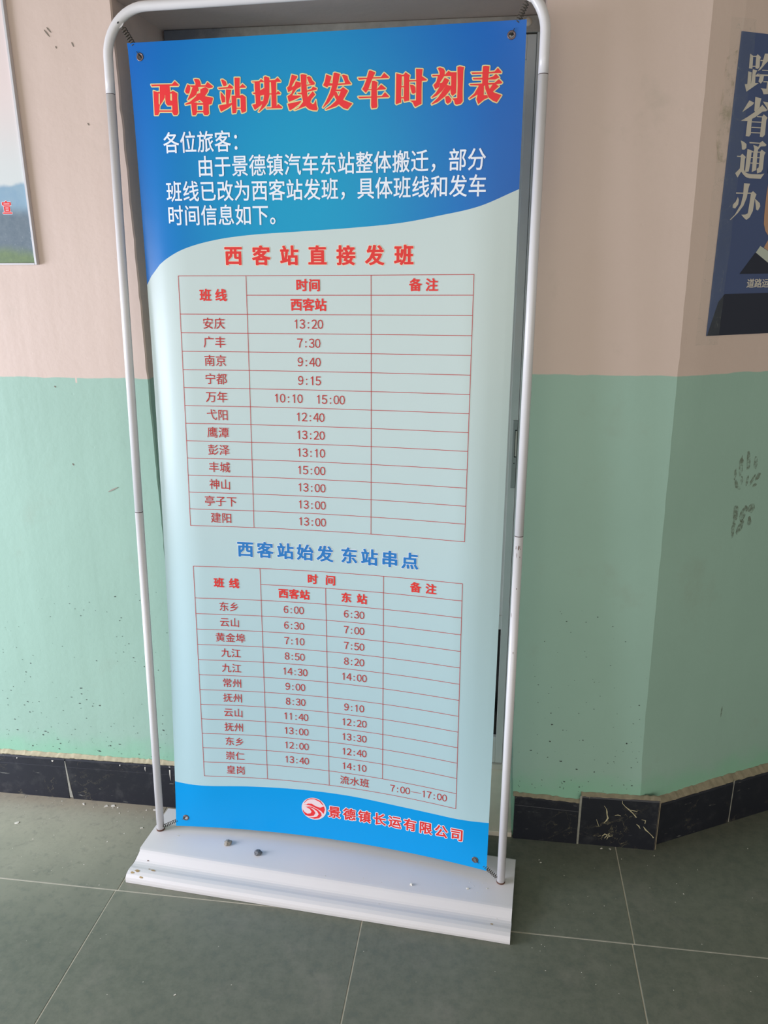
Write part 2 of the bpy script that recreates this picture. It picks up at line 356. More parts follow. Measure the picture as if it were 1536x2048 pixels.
# ------------------------------------------------------------------ traced print shapes: (u, v) on the banner, (s, z) on the right wall, metres
TITLE = [
 [[(0.0893,1.7799),(0.1356,1.7784),(0.1419,1.784),(0.1502,1.7766),(0.1484,1.7749),(0.0911,1.7766)],[(0.1087,1.7771),(0.1198,1.7766),(0.1178,1.755),(0.1129,1.7476),(0.1059,1.7403)],[(0.121,1.7765),(0.1299,1.7762),(0.1304,1.7636),(0.1296,1.7494),(0.1345,1.7476),(0.1339,1.7394),(0.1234,1.7398),(0.1197,1.7444),(0.1189,1.7541)],[(0.0937,1.7682),(0.1051,1.7649),(0.1035,1.7447),(0.1059,1.7412),(0.1043,1.7328),(0.1036,1.7273),(0.1007,1.723),(0.0929,1.7233),(0.0933,1.7502)],[(0.1343,1.7652),(0.1363,1.7666),(0.1461,1.7614),(0.1452,1.7522),(0.1456,1.7253),(0.1426,1.7216),(0.1356,1.7216),(0.1328,1.7266),(0.1336,1.7493)],[(0.1301,1.7636),(0.1363,1.7663),(0.1359,1.7613),(0.13,1.7616)],[(0.1044,1.7664),(0.1086,1.7647),(0.1084,1.7625),(0.1041,1.7627)],[(0.1029,1.7317),(0.1341,1.7304),(0.1339,1.7279),(0.1027,1.7291)],[(0.1194,1.7768),(0.1216,1.7767),(0.1201,1.759),(0.1183,1.7591)]],
 [[(0.1831,1.7857),(0.1879,1.7862),(0.1937,1.7851),(0.1963,1.7803),(0.1969,1.7753),(0.1947,1.7713),(0.1851,1.7716),(0.186,1.779)],[(0.1716,1.775),(0.2066,1.7741),(0.2113,1.7797),(0.2228,1.7711),(0.2208,1.7691),(0.213,1.7681),(0.2074,1.7712),(0.1909,1.7718),(0.1773,1.7719)],[(0.1689,1.7772),(0.174,1.7745),(0.1741,1.7687),(0.1711,1.7601),(0.1658,1.7603),(0.1626,1.7641),(0.1644,1.7691)],[(0.1798,1.7726),(0.1909,1.7714),(0.1924,1.7648),(0.1884,1.7632),(0.1861,1.7575),(0.18,1.7536),(0.1679,1.7481),(0.167,1.749),(0.1746,1.7612)],[(0.1955,1.7671),(0.2064,1.7709),(0.2129,1.7665),(0.2116,1.7624),(0.2044,1.7544),(0.1893,1.7466),(0.1733,1.7413),(0.162,1.7398),(0.1616,1.7417),(0.1726,1.7455),(0.1859,1.755),(0.1881,1.7591),(0.195,1.7605)],[(0.1861,1.7575),(0.2044,1.7544),(0.2206,1.751),(0.2215,1.7497),(0.2175,1.7395),(0.2111,1.7384),(0.2016,1.7412),(0.1942,1.7473),(0.1858,1.7525)],[(0.1745,1.7438),(0.1862,1.7434),(0.1854,1.7242),(0.1822,1.7201),(0.1759,1.7202),(0.1751,1.7303)],[(0.2002,1.7429),(0.2117,1.7392),(0.2111,1.7292),(0.2116,1.7225),(0.208,1.7195),(0.2013,1.7199),(0.1991,1.7238)],[(0.1851,1.7422),(0.2011,1.7416),(0.201,1.7387),(0.1849,1.7392)],[(0.1852,1.7279),(0.2003,1.7275),(0.2001,1.725),(0.185,1.7254)]],
 [[(0.2404,1.7827),(0.2442,1.7829),(0.2503,1.779),(0.252,1.7732),(0.2493,1.7709),(0.245,1.7706),(0.2428,1.7752)],[(0.2333,1.7682),(0.2535,1.7691),(0.2576,1.7738),(0.265,1.7683),(0.2644,1.7658),(0.2486,1.7662),(0.2351,1.7661)],[(0.2381,1.7606),(0.2418,1.7572),(0.2472,1.7504),(0.2467,1.7422),(0.2404,1.7412),(0.238,1.7508)],[(0.2499,1.7651),(0.2609,1.7639),(0.2585,1.755),(0.2537,1.7387),(0.2489,1.7388),(0.2488,1.7537)],[(0.2333,1.7364),(0.2489,1.7384),(0.2606,1.7401),(0.2604,1.7368),(0.2534,1.732),(0.2375,1.7251),(0.2366,1.7255),(0.2336,1.7335)],[(0.2688,1.7852),(0.2797,1.7848),(0.2784,1.769),(0.2778,1.7486),(0.2687,1.7489),(0.2684,1.7612)],[(0.2788,1.7682),(0.2849,1.7736),(0.2917,1.7677),(0.2907,1.7665),(0.2783,1.7665)],[(0.2608,1.7533),(0.2708,1.7521),(0.2698,1.7249),(0.2682,1.7216),(0.261,1.721),(0.2604,1.7368)],[(0.2795,1.7534),(0.2834,1.7541),(0.2903,1.7498),(0.2901,1.7358),(0.29,1.7243),(0.2856,1.7223),(0.2807,1.7214),(0.2791,1.7279)],[(0.2613,1.7532),(0.2871,1.7523),(0.2869,1.7482),(0.2678,1.7489)],[(0.2697,1.7311),(0.2802,1.7308),(0.2801,1.7289),(0.2696,1.7293)]],
 [[(0.3045,1.7769),(0.3197,1.7771),(0.3236,1.7806),(0.3291,1.7768),(0.329,1.7747),(0.3205,1.7751),(0.3059,1.7752)],[(0.3102,1.7759),(0.321,1.7755),(0.3207,1.7593),(0.3208,1.7397),(0.3111,1.7359),(0.3111,1.7466),(0.3101,1.7654)],[(0.305,1.757),(0.3102,1.7572),(0.3203,1.7601),(0.3295,1.7646),(0.3299,1.7524),(0.3213,1.7511),(0.3063,1.7549)],[(0.3034,1.7354),(0.3111,1.7367),(0.3208,1.7413),(0.3284,1.7411),(0.3264,1.7379),(0.3205,1.7331),(0.3097,1.7265),(0.3078,1.7266)],[(0.3299,1.784),(0.3332,1.785),(0.3411,1.7823),(0.3404,1.7666),(0.3397,1.7504),(0.3359,1.7383),(0.3289,1.7304),(0.3171,1.7221),(0.3157,1.7226),(0.3213,1.7298),(0.3265,1.7411),(0.3289,1.7525),(0.33,1.7646)],[(0.3404,1.7775),(0.3527,1.7782),(0.358,1.782),(0.3643,1.7754),(0.3638,1.7742),(0.3403,1.7743)],[(0.3441,1.7762),(0.3549,1.7749),(0.3542,1.758),(0.354,1.7287),(0.3436,1.7291),(0.3442,1.7543)],[(0.3394,1.7545),(0.3545,1.7544),(0.3575,1.7583),(0.363,1.7541),(0.362,1.7521),(0.3394,1.7525)],[(0.3327,1.7294),(0.3526,1.7292),(0.357,1.7352),(0.3653,1.7292),(0.3643,1.7272),(0.3331,1.7276)]],
 [[(0.3872,1.7857),(0.3978,1.7829),(0.3982,1.7809),(0.3928,1.7747),(0.3864,1.7653),(0.389,1.7596),(0.3791,1.7551),(0.3766,1.7633),(0.3809,1.7663)],[(0.3951,1.7738),(0.4053,1.771),(0.4046,1.7638),(0.3956,1.7601),(0.3868,1.7492),(0.4041,1.7481),(0.4045,1.7465),(0.3941,1.7425),(0.3808,1.7381),(0.3794,1.7385),(0.3769,1.7479),(0.3851,1.7525),(0.3881,1.7588),(0.3873,1.7645),(0.3911,1.7659)],[(0.3769,1.7345),(0.4033,1.7385),(0.4051,1.7376),(0.3993,1.7325),(0.3879,1.7256),(0.3817,1.723),(0.3803,1.7234)],[(0.4052,1.785),(0.4094,1.7856),(0.4172,1.7841),(0.4163,1.769),(0.4176,1.748),(0.4201,1.7383),(0.4273,1.7323),(0.4311,1.733),(0.435,1.7397),(0.4361,1.7296),(0.4378,1.7239),(0.4363,1.7207),(0.4289,1.7213),(0.4206,1.7237),(0.4151,1.7279),(0.4088,1.7371),(0.406,1.7517),(0.4057,1.7694)],[(0.4176,1.7805),(0.4222,1.7815),(0.4263,1.7789),(0.4285,1.774),(0.4339,1.769),(0.432,1.7667),(0.4228,1.7687),(0.4193,1.7752)],[(0.4153,1.7666),(0.433,1.7683),(0.4329,1.7663),(0.4162,1.765)],[(0.3972,1.7532),(0.4056,1.7533),(0.4169,1.7565),(0.4262,1.759),(0.4296,1.7632),(0.4373,1.7597),(0.4363,1.757),(0.4289,1.7561),(0.4177,1.7545),(0.4064,1.7501),(0.399,1.7512)],[(0.4289,1.7549),(0.4338,1.749),(0.4314,1.7467),(0.4257,1.7413),(0.4237,1.7365),(0.4123,1.7288),(0.3925,1.723),(0.3901,1.7231),(0.3992,1.7268),(0.4088,1.7371),(0.4165,1.7432)]],
 [[(0.4568,1.7832),(0.4672,1.7792),(0.4662,1.7749),(0.4633,1.7679),(0.4688,1.7672),(0.4687,1.7633),(0.4604,1.7632),(0.4585,1.7605),(0.4513,1.7636),(0.4504,1.7652),(0.4537,1.7706)],[(0.4719,1.7849),(0.4746,1.7856),(0.4846,1.7828),(0.4836,1.7797),(0.4807,1.7679),(0.4759,1.7546),(0.4702,1.7444),(0.4607,1.7336),(0.4494,1.7251),(0.4485,1.7259),(0.4552,1.7354),(0.4639,1.7511),(0.4687,1.7645),(0.4703,1.7763)],[(0.4882,1.7807),(0.4918,1.7813),(0.4991,1.779),(0.5008,1.7719),(0.5066,1.7645),(0.4943,1.7666),(0.4926,1.7722)],[(0.4788,1.7664),(0.4943,1.7666),(0.5066,1.7653),(0.5061,1.7641),(0.4788,1.7637)],[(0.475,1.7559),(0.4846,1.7557),(0.4901,1.7596),(0.5001,1.7529),(0.4949,1.7451),(0.4865,1.7326),(0.4753,1.7266),(0.4549,1.7212),(0.454,1.7221),(0.4643,1.7278),(0.4746,1.7355),(0.4812,1.744),(0.4854,1.7528),(0.4749,1.7535)],[(0.4731,1.7523),(0.4767,1.7522),(0.4803,1.7449),(0.4902,1.7373),(0.5084,1.7302),(0.4987,1.7205),(0.4909,1.7228),(0.4827,1.7287),(0.4756,1.7394),(0.472,1.7468)]],
 [[(0.542,1.7859),(0.5452,1.7861),(0.5541,1.7826),(0.5537,1.781),(0.5496,1.7742),(0.5446,1.7642),(0.5401,1.7533),(0.5355,1.7479),(0.5283,1.7546),(0.532,1.76),(0.5375,1.7723),(0.5402,1.7808)],[(0.5199,1.7747),(0.5384,1.774),(0.5501,1.7743),(0.5653,1.7739),(0.5715,1.781),(0.5809,1.7732),(0.58,1.7717),(0.55,1.772),(0.5221,1.7713)],[(0.5392,1.7541),(0.5464,1.7538),(0.5581,1.7541),(0.5657,1.7613),(0.5751,1.7542),(0.5738,1.7523),(0.5581,1.752),(0.5391,1.7524)],[(0.5478,1.768),(0.5527,1.7682),(0.5585,1.7652),(0.5572,1.7542),(0.5576,1.7304),(0.558,1.7232),(0.5562,1.7209),(0.5471,1.7204),(0.5458,1.7252),(0.5463,1.7491),(0.5469,1.7609)],[(0.52,1.7418),(0.5463,1.7412),(0.567,1.7411),(0.5733,1.7476),(0.5814,1.7398),(0.5801,1.7386),(0.558,1.7389),(0.5227,1.7389)]],
 [[(0.5951,1.7792),(0.6052,1.7764),(0.6061,1.774),(0.6046,1.7428),(0.6052,1.7285),(0.5958,1.7257),(0.5944,1.7274),(0.5948,1.7511)],[(0.6101,1.7766),(0.6132,1.78),(0.6216,1.7745),(0.6203,1.7703),(0.6207,1.7311),(0.6114,1.7295),(0.61,1.7347),(0.6103,1.7582)],[(0.6044,1.7757),(0.611,1.7762),(0.611,1.7732),(0.6044,1.7735)],[(0.6045,1.7565),(0.6112,1.7563),(0.6112,1.7544),(0.6045,1.7547)],[(0.6046,1.7376),(0.6113,1.7374),(0.6113,1.7352),(0.6047,1.7355)],[(0.6195,1.7664),(0.6336,1.7658),(0.6432,1.7662),(0.6449,1.7719),(0.6546,1.7657),(0.6538,1.7642),(0.645,1.7638),(0.6195,1.7639)],[(0.6333,1.7849),(0.646,1.7839),(0.6449,1.7739),(0.6444,1.749),(0.6447,1.7246),(0.6328,1.7195),(0.6306,1.722),(0.6279,1.7276),(0.622,1.731),(0.634,1.7309),(0.6341,1.7572)],[(0.6218,1.7585),(0.6275,1.7579),(0.6324,1.7542),(0.6334,1.7447),(0.6294,1.7425),(0.6259,1.7435),(0.6232,1.7514)]],
 [[(0.6746,1.7844),(0.679,1.7853),(0.686,1.783),(0.6886,1.7785),(0.6882,1.7724),(0.6788,1.7728),(0.6782,1.7781)],[(0.6644,1.773),(0.6788,1.7728),(0.6892,1.7728),(0.695,1.7787),(0.7,1.7762),(0.7108,1.7757),(0.7109,1.7731),(0.7002,1.7696),(0.6883,1.7701),(0.6734,1.7708),(0.6654,1.7707)],[(0.6754,1.7707),(0.6873,1.7702),(0.6796,1.7595),(0.6788,1.7524),(0.6709,1.7483),(0.6672,1.7556),(0.6726,1.7607)],[(0.6884,1.7675),(0.6974,1.7631),(0.6926,1.7553),(0.6839,1.745),(0.6741,1.7374),(0.6647,1.7338),(0.6641,1.7351),(0.672,1.742),(0.6797,1.7532),(0.6796,1.7586),(0.6836,1.7593)],[(0.6926,1.7553),(0.7016,1.7523),(0.6988,1.7453),(0.6901,1.7358),(0.6763,1.7266),(0.6649,1.7225),(0.6644,1.7239),(0.6762,1.7337),(0.6849,1.745)],[(0.6901,1.735),(0.6961,1.7365),(0.7022,1.73),(0.7008,1.7255),(0.6954,1.7222),(0.6919,1.725)],[(0.7007,1.7696),(0.7108,1.7748),(0.7108,1.7403),(0.704,1.7357),(0.701,1.739),(0.6998,1.7461),(0.701,1.755)],[(0.712,1.7844),(0.7164,1.7855),(0.7248,1.7834),(0.7235,1.7778),(0.723,1.7451),(0.7237,1.7255),(0.7203,1.7216),(0.7124,1.7201),(0.7094,1.7216),(0.7072,1.728),(0.7032,1.7313),(0.7131,1.7317),(0.7134,1.7544)]],
 [[(0.7598,1.7835),(0.7641,1.784),(0.7719,1.7831),(0.7713,1.7739),(0.7703,1.7608),(0.7702,1.752),(0.7595,1.7524),(0.7593,1.77)],[(0.7383,1.774),(0.7597,1.7735),(0.7713,1.7735),(0.7818,1.774),(0.7874,1.7799),(0.7944,1.7727),(0.794,1.771),(0.7714,1.7709),(0.7403,1.7713)],[(0.7415,1.7646),(0.76,1.7643),(0.7707,1.7634),(0.7793,1.7658),(0.7844,1.77),(0.7909,1.7637),(0.7834,1.7604),(0.7708,1.7608),(0.7426,1.7619)],[(0.736,1.7543),(0.7546,1.7545),(0.7706,1.7551),(0.7826,1.7551),(0.7901,1.7611),(0.7966,1.7552),(0.7952,1.7535),(0.7837,1.752),(0.7721,1.752),(0.7547,1.7513),(0.7376,1.7524)],[(0.7536,1.7535),(0.7653,1.7531),(0.7607,1.7462),(0.7513,1.7359),(0.7369,1.7289),(0.7358,1.7303),(0.7454,1.7379),(0.7528,1.75)],[(0.7512,1.7404),(0.763,1.7487),(0.7631,1.7346),(0.7699,1.7344),(0.7711,1.7299),(0.7643,1.7274),(0.7534,1.7194),(0.7497,1.728),(0.7514,1.735)],[(0.7643,1.754),(0.7707,1.752),(0.7733,1.7457),(0.7823,1.7384),(0.796,1.7337),(0.7879,1.7219),(0.781,1.7243),(0.772,1.7307),(0.7656,1.7451)],[(0.7784,1.7518),(0.7837,1.7534),(0.7906,1.7488),(0.7831,1.7428),(0.7766,1.7377),(0.7725,1.7431)]],
]
LOGO = [[(0.3771,0.1489),(0.3839,0.158),(0.394,0.163),(0.4058,0.1637),(0.4191,0.1591),(0.4273,0.1483),(0.4256,0.1472),(0.4174,0.1561),(0.4041,0.1616),(0.3923,0.1604),(0.3839,0.1556),(0.3779,0.148)],[(0.3753,0.144),(0.3829,0.1444),(0.3871,0.1474),(0.3972,0.1482),(0.4022,0.1448),(0.4122,0.1407),(0.4189,0.1401),(0.4281,0.1448),(0.4306,0.1359),(0.4271,0.1234),(0.4205,0.1307),(0.4088,0.1365),(0.3954,0.142),(0.3837,0.1433)],[(0.3734,0.1299),(0.3767,0.1229),(0.385,0.1184),(0.3935,0.1205),(0.396,0.1255),(0.3919,0.1323),(0.3803,0.1382),(0.392,0.137),(0.402,0.13),(0.4061,0.1232),(0.4018,0.1151),(0.39,0.1116),(0.3799,0.114),(0.3741,0.1226)],[(0.382,0.1403),(0.3971,0.1395),(0.4121,0.1333),(0.4204,0.1252),(0.422,0.118),(0.4152,0.1096),(0.4034,0.1061),(0.3882,0.1086),(0.4017,0.1105),(0.4102,0.1135),(0.4145,0.1206),(0.4104,0.1284),(0.4004,0.1353)]]
POSTER_CHARS = [
 [[(0.0815,1.81),(0.0889,1.807),(0.0898,1.8019),(0.091,1.7849),(0.0824,1.7851),(0.0817,1.799)],[(0.0968,1.8075),(0.0997,1.8105),(0.1085,1.806),(0.107,1.8015),(0.1082,1.7888),(0.1042,1.7854),(0.0983,1.7862),(0.097,1.8)],[(0.0883,1.8067),(0.0974,1.8073),(0.0976,1.8058),(0.0886,1.8052)],[(0.0907,1.7899),(0.0981,1.7904),(0.0984,1.7888),(0.091,1.7883)],[(0.0923,1.7842),(0.1034,1.7829),(0.1004,1.7771),(0.1021,1.761),(0.092,1.7593),(0.0923,1.7742)],[(0.0816,1.7799),(0.0904,1.7789),(0.0915,1.7593),(0.0832,1.7572)],[(0.0769,1.7572),(0.0831,1.758),(0.1021,1.7612),(0.1108,1.7613),(0.0831,1.7447)],[(0.101,1.774),(0.105,1.7774),(0.1119,1.7747),(0.1122,1.7727),(0.1013,1.772)],[(0.1171,1.8126),(0.1297,1.8135),(0.1285,1.8014),(0.1224,1.7962),(0.1117,1.7851),(0.1043,1.7814),(0.1127,1.7923)],[(0.1082,1.8012),(0.1479,1.8036),(0.1482,1.8018),(0.1086,1.7994)],[(0.1153,1.7847),(0.1395,1.7857),(0.1398,1.7841),(0.1155,1.7832)],[(0.106,1.7783),(0.1121,1.7767),(0.1527,1.7781),(0.1531,1.7761),(0.1137,1.7741)],[(0.1119,1.7743),(0.1217,1.7749),(0.1211,1.7656),(0.1161,1.7608),(0.1097,1.764)],[(0.1222,1.7654),(0.1548,1.7669),(0.1551,1.7654),(0.122,1.7635)],[(0.1317,1.7646),(0.1492,1.7657),(0.1468,1.7468),(0.1426,1.7441),(0.1264,1.7427),(0.1215,1.7502),(0.117,1.7527),(0.1316,1.7528)],[(0.1285,1.8014),(0.1353,1.8019),(0.1504,1.7901),(0.1607,1.7859),(0.1549,1.779),(0.1389,1.7893)]],
 [[(0.1069,1.7371),(0.1225,1.7351),(0.1212,1.7289),(0.1207,1.719),(0.111,1.7111),(0.1084,1.7126)],[(0.0931,1.7302),(0.1058,1.7268),(0.103,1.723),(0.0799,1.7091),(0.0793,1.7095)],[(0.1269,1.73),(0.1418,1.7292),(0.1526,1.7224),(0.1509,1.7123),(0.1428,1.7144),(0.1388,1.72)],[(0.1268,1.7243),(0.1407,1.7159),(0.1388,1.7134),(0.1296,1.7121),(0.1127,1.7013),(0.0953,1.6938),(0.0785,1.6934),(0.094,1.7012),(0.111,1.7111),(0.1213,1.7191)],[(0.0949,1.6996),(0.1054,1.6993),(0.1057,1.6844),(0.107,1.6702),(0.1036,1.6663),(0.0947,1.6668),(0.0945,1.6847)],[(0.1301,1.703),(0.1333,1.7077),(0.1444,1.702),(0.1417,1.6977),(0.143,1.6709),(0.1378,1.6665),(0.1306,1.667),(0.1301,1.6863)],[(0.117,1.7037),(0.1311,1.7036),(0.1314,1.702),(0.1173,1.7019)],[(0.1058,1.6937),(0.1305,1.694),(0.1308,1.6924),(0.1061,1.692)],[(0.1064,1.6839),(0.1311,1.684),(0.1314,1.6824),(0.1067,1.6821)],[(0.1062,1.6745),(0.1316,1.6748),(0.1319,1.673),(0.1066,1.6727)]],
 [[(0.0839,1.6584),(0.0924,1.6562),(0.0995,1.6523),(0.1001,1.6456),(0.0954,1.642),(0.0895,1.6422),(0.0876,1.6501)],[(0.0792,1.6306),(0.0886,1.6305),(0.0889,1.6287),(0.0795,1.6288)],[(0.0878,1.6316),(0.092,1.6347),(0.1017,1.6291),(0.1,1.6253),(0.1009,1.6065),(0.1041,1.6015),(0.1116,1.5991),(0.1214,1.5981),(0.1454,1.5983),(0.1547,1.6003),(0.1468,1.5901),(0.118,1.5902),(0.1081,1.5921),(0.1001,1.5971),(0.0945,1.602),(0.087,1.5907),(0.0798,1.5986),(0.09,1.6079),(0.0892,1.6266)],[(0.1033,1.644),(0.1187,1.6403),(0.1149,1.6385),(0.1148,1.6155),(0.1134,1.6026),(0.1041,1.6015),(0.1036,1.6186)],[(0.1167,1.6517),(0.1279,1.6492),(0.1307,1.6467),(0.1301,1.6365),(0.132,1.6057),(0.1213,1.602),(0.1195,1.6361),(0.1203,1.6446)],[(0.1366,1.6402),(0.1395,1.6441),(0.1506,1.639),(0.148,1.6337),(0.1491,1.608),(0.1458,1.6027),(0.1355,1.5998),(0.1333,1.6083),(0.1377,1.6111)],[(0.1058,1.6567),(0.1326,1.6561),(0.1391,1.6598),(0.1505,1.653),(0.148,1.6504),(0.1361,1.6495),(0.1301,1.6433),(0.1285,1.6458),(0.1329,1.6544),(0.1068,1.6543)],[(0.1141,1.6398),(0.1379,1.64),(0.1376,1.6383),(0.1144,1.6381)],[(0.1147,1.6293),(0.1373,1.6296),(0.1376,1.6281),(0.115,1.6277)],[(0.1153,1.6194),(0.1368,1.6194),(0.1371,1.6175),(0.1156,1.6176)]],
 [[(0.1053,1.5808),(0.1209,1.5803),(0.1186,1.5724),(0.117,1.5541),(0.1112,1.539),(0.0992,1.5248),(0.0823,1.5109),(0.0804,1.5117),(0.0914,1.5211),(0.1037,1.5407),(0.1067,1.5582)],[(0.088,1.5633),(0.1082,1.5632),(0.1274,1.5637),(0.1278,1.5615),(0.0884,1.5608)],[(0.1263,1.563),(0.1311,1.5666),(0.1412,1.5607),(0.1384,1.5527),(0.1371,1.5288),(0.1308,1.5163),(0.1231,1.5117),(0.1178,1.5144),(0.1082,1.5213),(0.1189,1.5219),(0.1246,1.5242),(0.1259,1.5446)],[(0.0939,1.5549),(0.0975,1.5493),(0.0971,1.5406),(0.0906,1.533),(0.0839,1.5342),(0.0835,1.5403),(0.0897,1.5457)],[(0.1384,1.5527),(0.1527,1.5441),(0.155,1.538),(0.1503,1.5299),(0.1452,1.5316),(0.1422,1.5413)]],
]
POSTER_SHAPES = {'face': [(0.1685, 1.5828), (0.1674, 1.56), (0.1691, 1.5217), (0.171, 1.5042), (0.1775, 1.4906), (0.1873, 1.4809), (0.2078, 1.473), (0.2424, 1.4711), (0.2755, 1.4792), (0.2539, 1.5849)], 'neck': [(0.1895, 1.469), (0.1794, 1.4581), (0.1988, 1.4481), (0.2291, 1.4329), (0.285, 1.4326), (0.2767, 1.4732)], 'collar': [(0.1694, 1.4611), (0.1988, 1.4481), (0.2364, 1.4309), (0.2415, 1.4044), (0.1973, 1.4271), (0.1596, 1.4482)], 'suit': [(0.1585, 1.4472), (0.123, 1.4057), (0.2898, 1.409), (0.2411, 1.4064), (0.1973, 1.4271)], 'band': [(0.0911, 1.3661), (0.2979, 1.3694), (0.3158, 1.2815), (0.0571, 1.2829), (0.0663, 1.3139), (0.0765, 1.3502)], 'outline': [(0.0539, 1.8462), (0.0567, 1.2814), (0.3158, 1.2815), (0.2013, 1.8425)], 'ctr': [(0.1558, 1.3862), (0.1761, 1.3858), (0.1965, 1.3866), (0.1544, 1.3943), (0.1572, 1.378)], 'prints': [(0.197, 0.9208), (0.2207, 0.9025), (0.2413, 0.9124), (0.267, 0.9193), (0.2136, 0.8299), (0.2357, 0.8147), (0.264, 0.8173)]}
# ------------------------------------------------------------------ setting: walls
YW = 0.008            # face of the back wall
rnd = random.Random(4)
def lerp_tab(tab, z):
    if z <= tab[0][0]: return tab[0][1]
    for (a, b), (c, d) in zip(tab, tab[1:]):
        if z <= c: return b + (d - b) * (z - a) / (c - a)
    return tab[-1][1]
XL = [(0.0, 0.0555), (0.8, 0.0555), (1.39, 0.0523), (1.95, 0.0482)]
XR = [(0.0, 0.9400), (0.03, 0.9400), (0.3, 0.9290), (1.03, 0.9263), (1.95, 0.9214)]
XC = [(0.0, 1.2520), (0.155, 1.2514), (0.3, 1.2440), (1.2, 1.2316), (1.89, 1.2235), (3.3, 1.212)]
TOPZ = 3.2; SOF = 1.945; YD = 0.27
def wob(z, seed, amp=0.0022):
    return (noise.noise(Vector((seed, 0, z * 22))) + 0.6 * noise.noise(Vector((seed, 3, z * 60)))) * amp
zs = [i * 0.02 for i in range(int(SOF / 0.02) + 1)] + [SOF]
V, F = [], []
def strip(cols_a, cols_b, flip=False):
    base = len(V); n = len(cols_a)
    V.extend(cols_a); V.extend(cols_b)
    for i in range(n - 1):
        q = (base + i, base + n + i, base + n + i + 1, base + i + 1)
        F.append(tuple(reversed(q)) if flip else q)
zc = zs + [SOF + 0.05 * i for i in range(1, int((TOPZ - SOF) / 0.05) + 2)]
lw = [(lerp_tab(XL, z) + wob(z, 1), YW, z) for z in zs]
strip([(-2.6, YW, z) for z in zs], lw)
lm = [(x + 0.0025, YW + 0.004, z) for x, y, z in lw]
strip(lw, lm)
strip(lm, [(lerp_tab(XL, z) + 0.002, YD + 0.05, z) for z in zs])
rw = [(lerp_tab(XR, z) + wob(z, 7), YW, z) for z in zs]
rm = [(x - 0.0025, YW + 0.004, z) for x, y, z in rw]
strip([(lerp_tab(XR, z) - 0.002, YD + 0.05, z) for z in zs], rm)
strip(rm, rw)
cw = [(lerp_tab(XC, z) + wob(z, 11, 0.0012), YW, z) for z in zc]
strip(rw, cw[:len(zs)])
# lintel and soffit
V0 = len(V)
xl, xr = lw[-1][0], rw[-1][0]
V += [(-2.6, YW, SOF), (xl, YW, SOF), (xr, YW, SOF), (cw[len(zs) - 1][0], YW, SOF), (-2.6, YW, TOPZ), (xl, YW, TOPZ), (xr, YW, TOPZ), (lerp_tab(XC, TOPZ), YW, TOPZ), (xl, YD + 0.05, SOF), (xr, YD + 0.05, SOF)]
F += [(V0, V0 + 1, V0 + 5, V0 + 4), (V0 + 1, V0 + 2, V0 + 6, V0 + 5), (V0 + 1, V0 + 8, V0 + 9, V0 + 2)]
strip([(xr, YW, z) for z in zc[len(zs) - 1:]], cw[len(zs) - 1:])
wall_back = mesh_obj('wall_back', V, F, M['wall'])
tag(wall_back, kind='structure', label='pale pink wall with mint green lower half and door recess behind the banner stand')

# obtuse outer corner: the right wall runs away from us
A = 0.5
P0 = Vector((1.237, YW, 0)); TD = Vector((math.cos(A), math.sin(A), 0)); ND = Vector((math.sin(A), -math.cos(A), 0))
def RW(s, z, off=0.0): return P0 + TD * s + ND * off + Vector((0, 0, z))
V, F = [], []
def s_in(z): return 0.06 + 0.24 * min(1, max(0, (1.05 - z) / 0.85))
strip(cw, [tuple(RW(s_in(z), z)) for z in zc])
strip([tuple(RW(s_in(z), z)) for z in zc], [tuple(RW(2.4, z)) for z in zc])
wall_right = mesh_obj('wall_right', V, F, M['wall'])
tag(wall_right, kind='structure', label='shaded angled wall right of the outer corner, pink over green')

# grime prints on the right wall
def ellipse_pts(cx, cy, rx, ry, ang, n=12, jag=0.0, r=None):
    out = []
    for i in range(n):
        a = 2 * math.pi * i / n
        k = 1 + (r.uniform(-jag, jag) if r else 0)
        x, y = rx * k * math.cos(a), ry * k * math.sin(a)
        out.append((cx + x * math.cos(ang) - y * math.sin(ang), cy + x * math.sin(ang) + y * math.cos(ang)))
    return out
kg = NT('grime'); kg.col(lin((104, 92, 70))); kg.b.inputs['Roughness'].default_value = 0.9
gn = kg.noise(kg.pos(), 130, 4, 0.7)
kg.l(kg.math('MULTIPLY', kg.ramp(gn, 0.3, 0.65), 0.45), kg.b.inputs['Alpha'])
def px_to_wall(dx, dy):   # offsets inside the hand-sized mark, metres
    return 0.190 + dx, 0.985 + dy
marks = [(0.010, 0.000, 0.006, 0.026, 0.05), (0.030, 0.012, 0.0062, 0.024, 0.12), (0.052, 0.004, 0.006, 0.015, 0.1), (-0.004, -0.018, 0.0038, 0.013, 0.05),
         (0.003, -0.042, 0.005, 0.011, 0.3), (0.018, -0.034, 0.0035, 0.011, 0.1), (0.034, -0.036, 0.0038, 0.013, -0.1), (0.050, -0.036, 0.004, 0.016, -0.5),
         (0.064, -0.030, 0.0055, 0.011, -0.5), (0.058, -0.050, 0.007, 0.004, 0.5), (0.012, -0.052, 0.006, 0.004, -0.4),
         (0.013, -0.112, 0.0085, 0.017, 0.1), (0.036, -0.116, 0.0085, 0.021, -0.3), (0.058, -0.106, 0.010, 0.012, 0.0), (0.012, -0.150, 0.0055, 0.022, 0.0), (0.032, -0.148, 0.0075, 0.018, -0.35), (0.058, -0.138, 0.006, 0.012, 0.1)]
gr = random.Random(8)
for dx, dy, rx, ry, an in marks:
    s0, z0 = px_to_wall(dx, dy)
    pts = ellipse_pts(s0, z0, rx, ry, an, 14, 0.18, gr)
    o = mesh_obj('grime_mark', [RW(a, b, 0.0006) for a, b in pts], [tuple(range(len(pts)))], kg.m, wall_right)
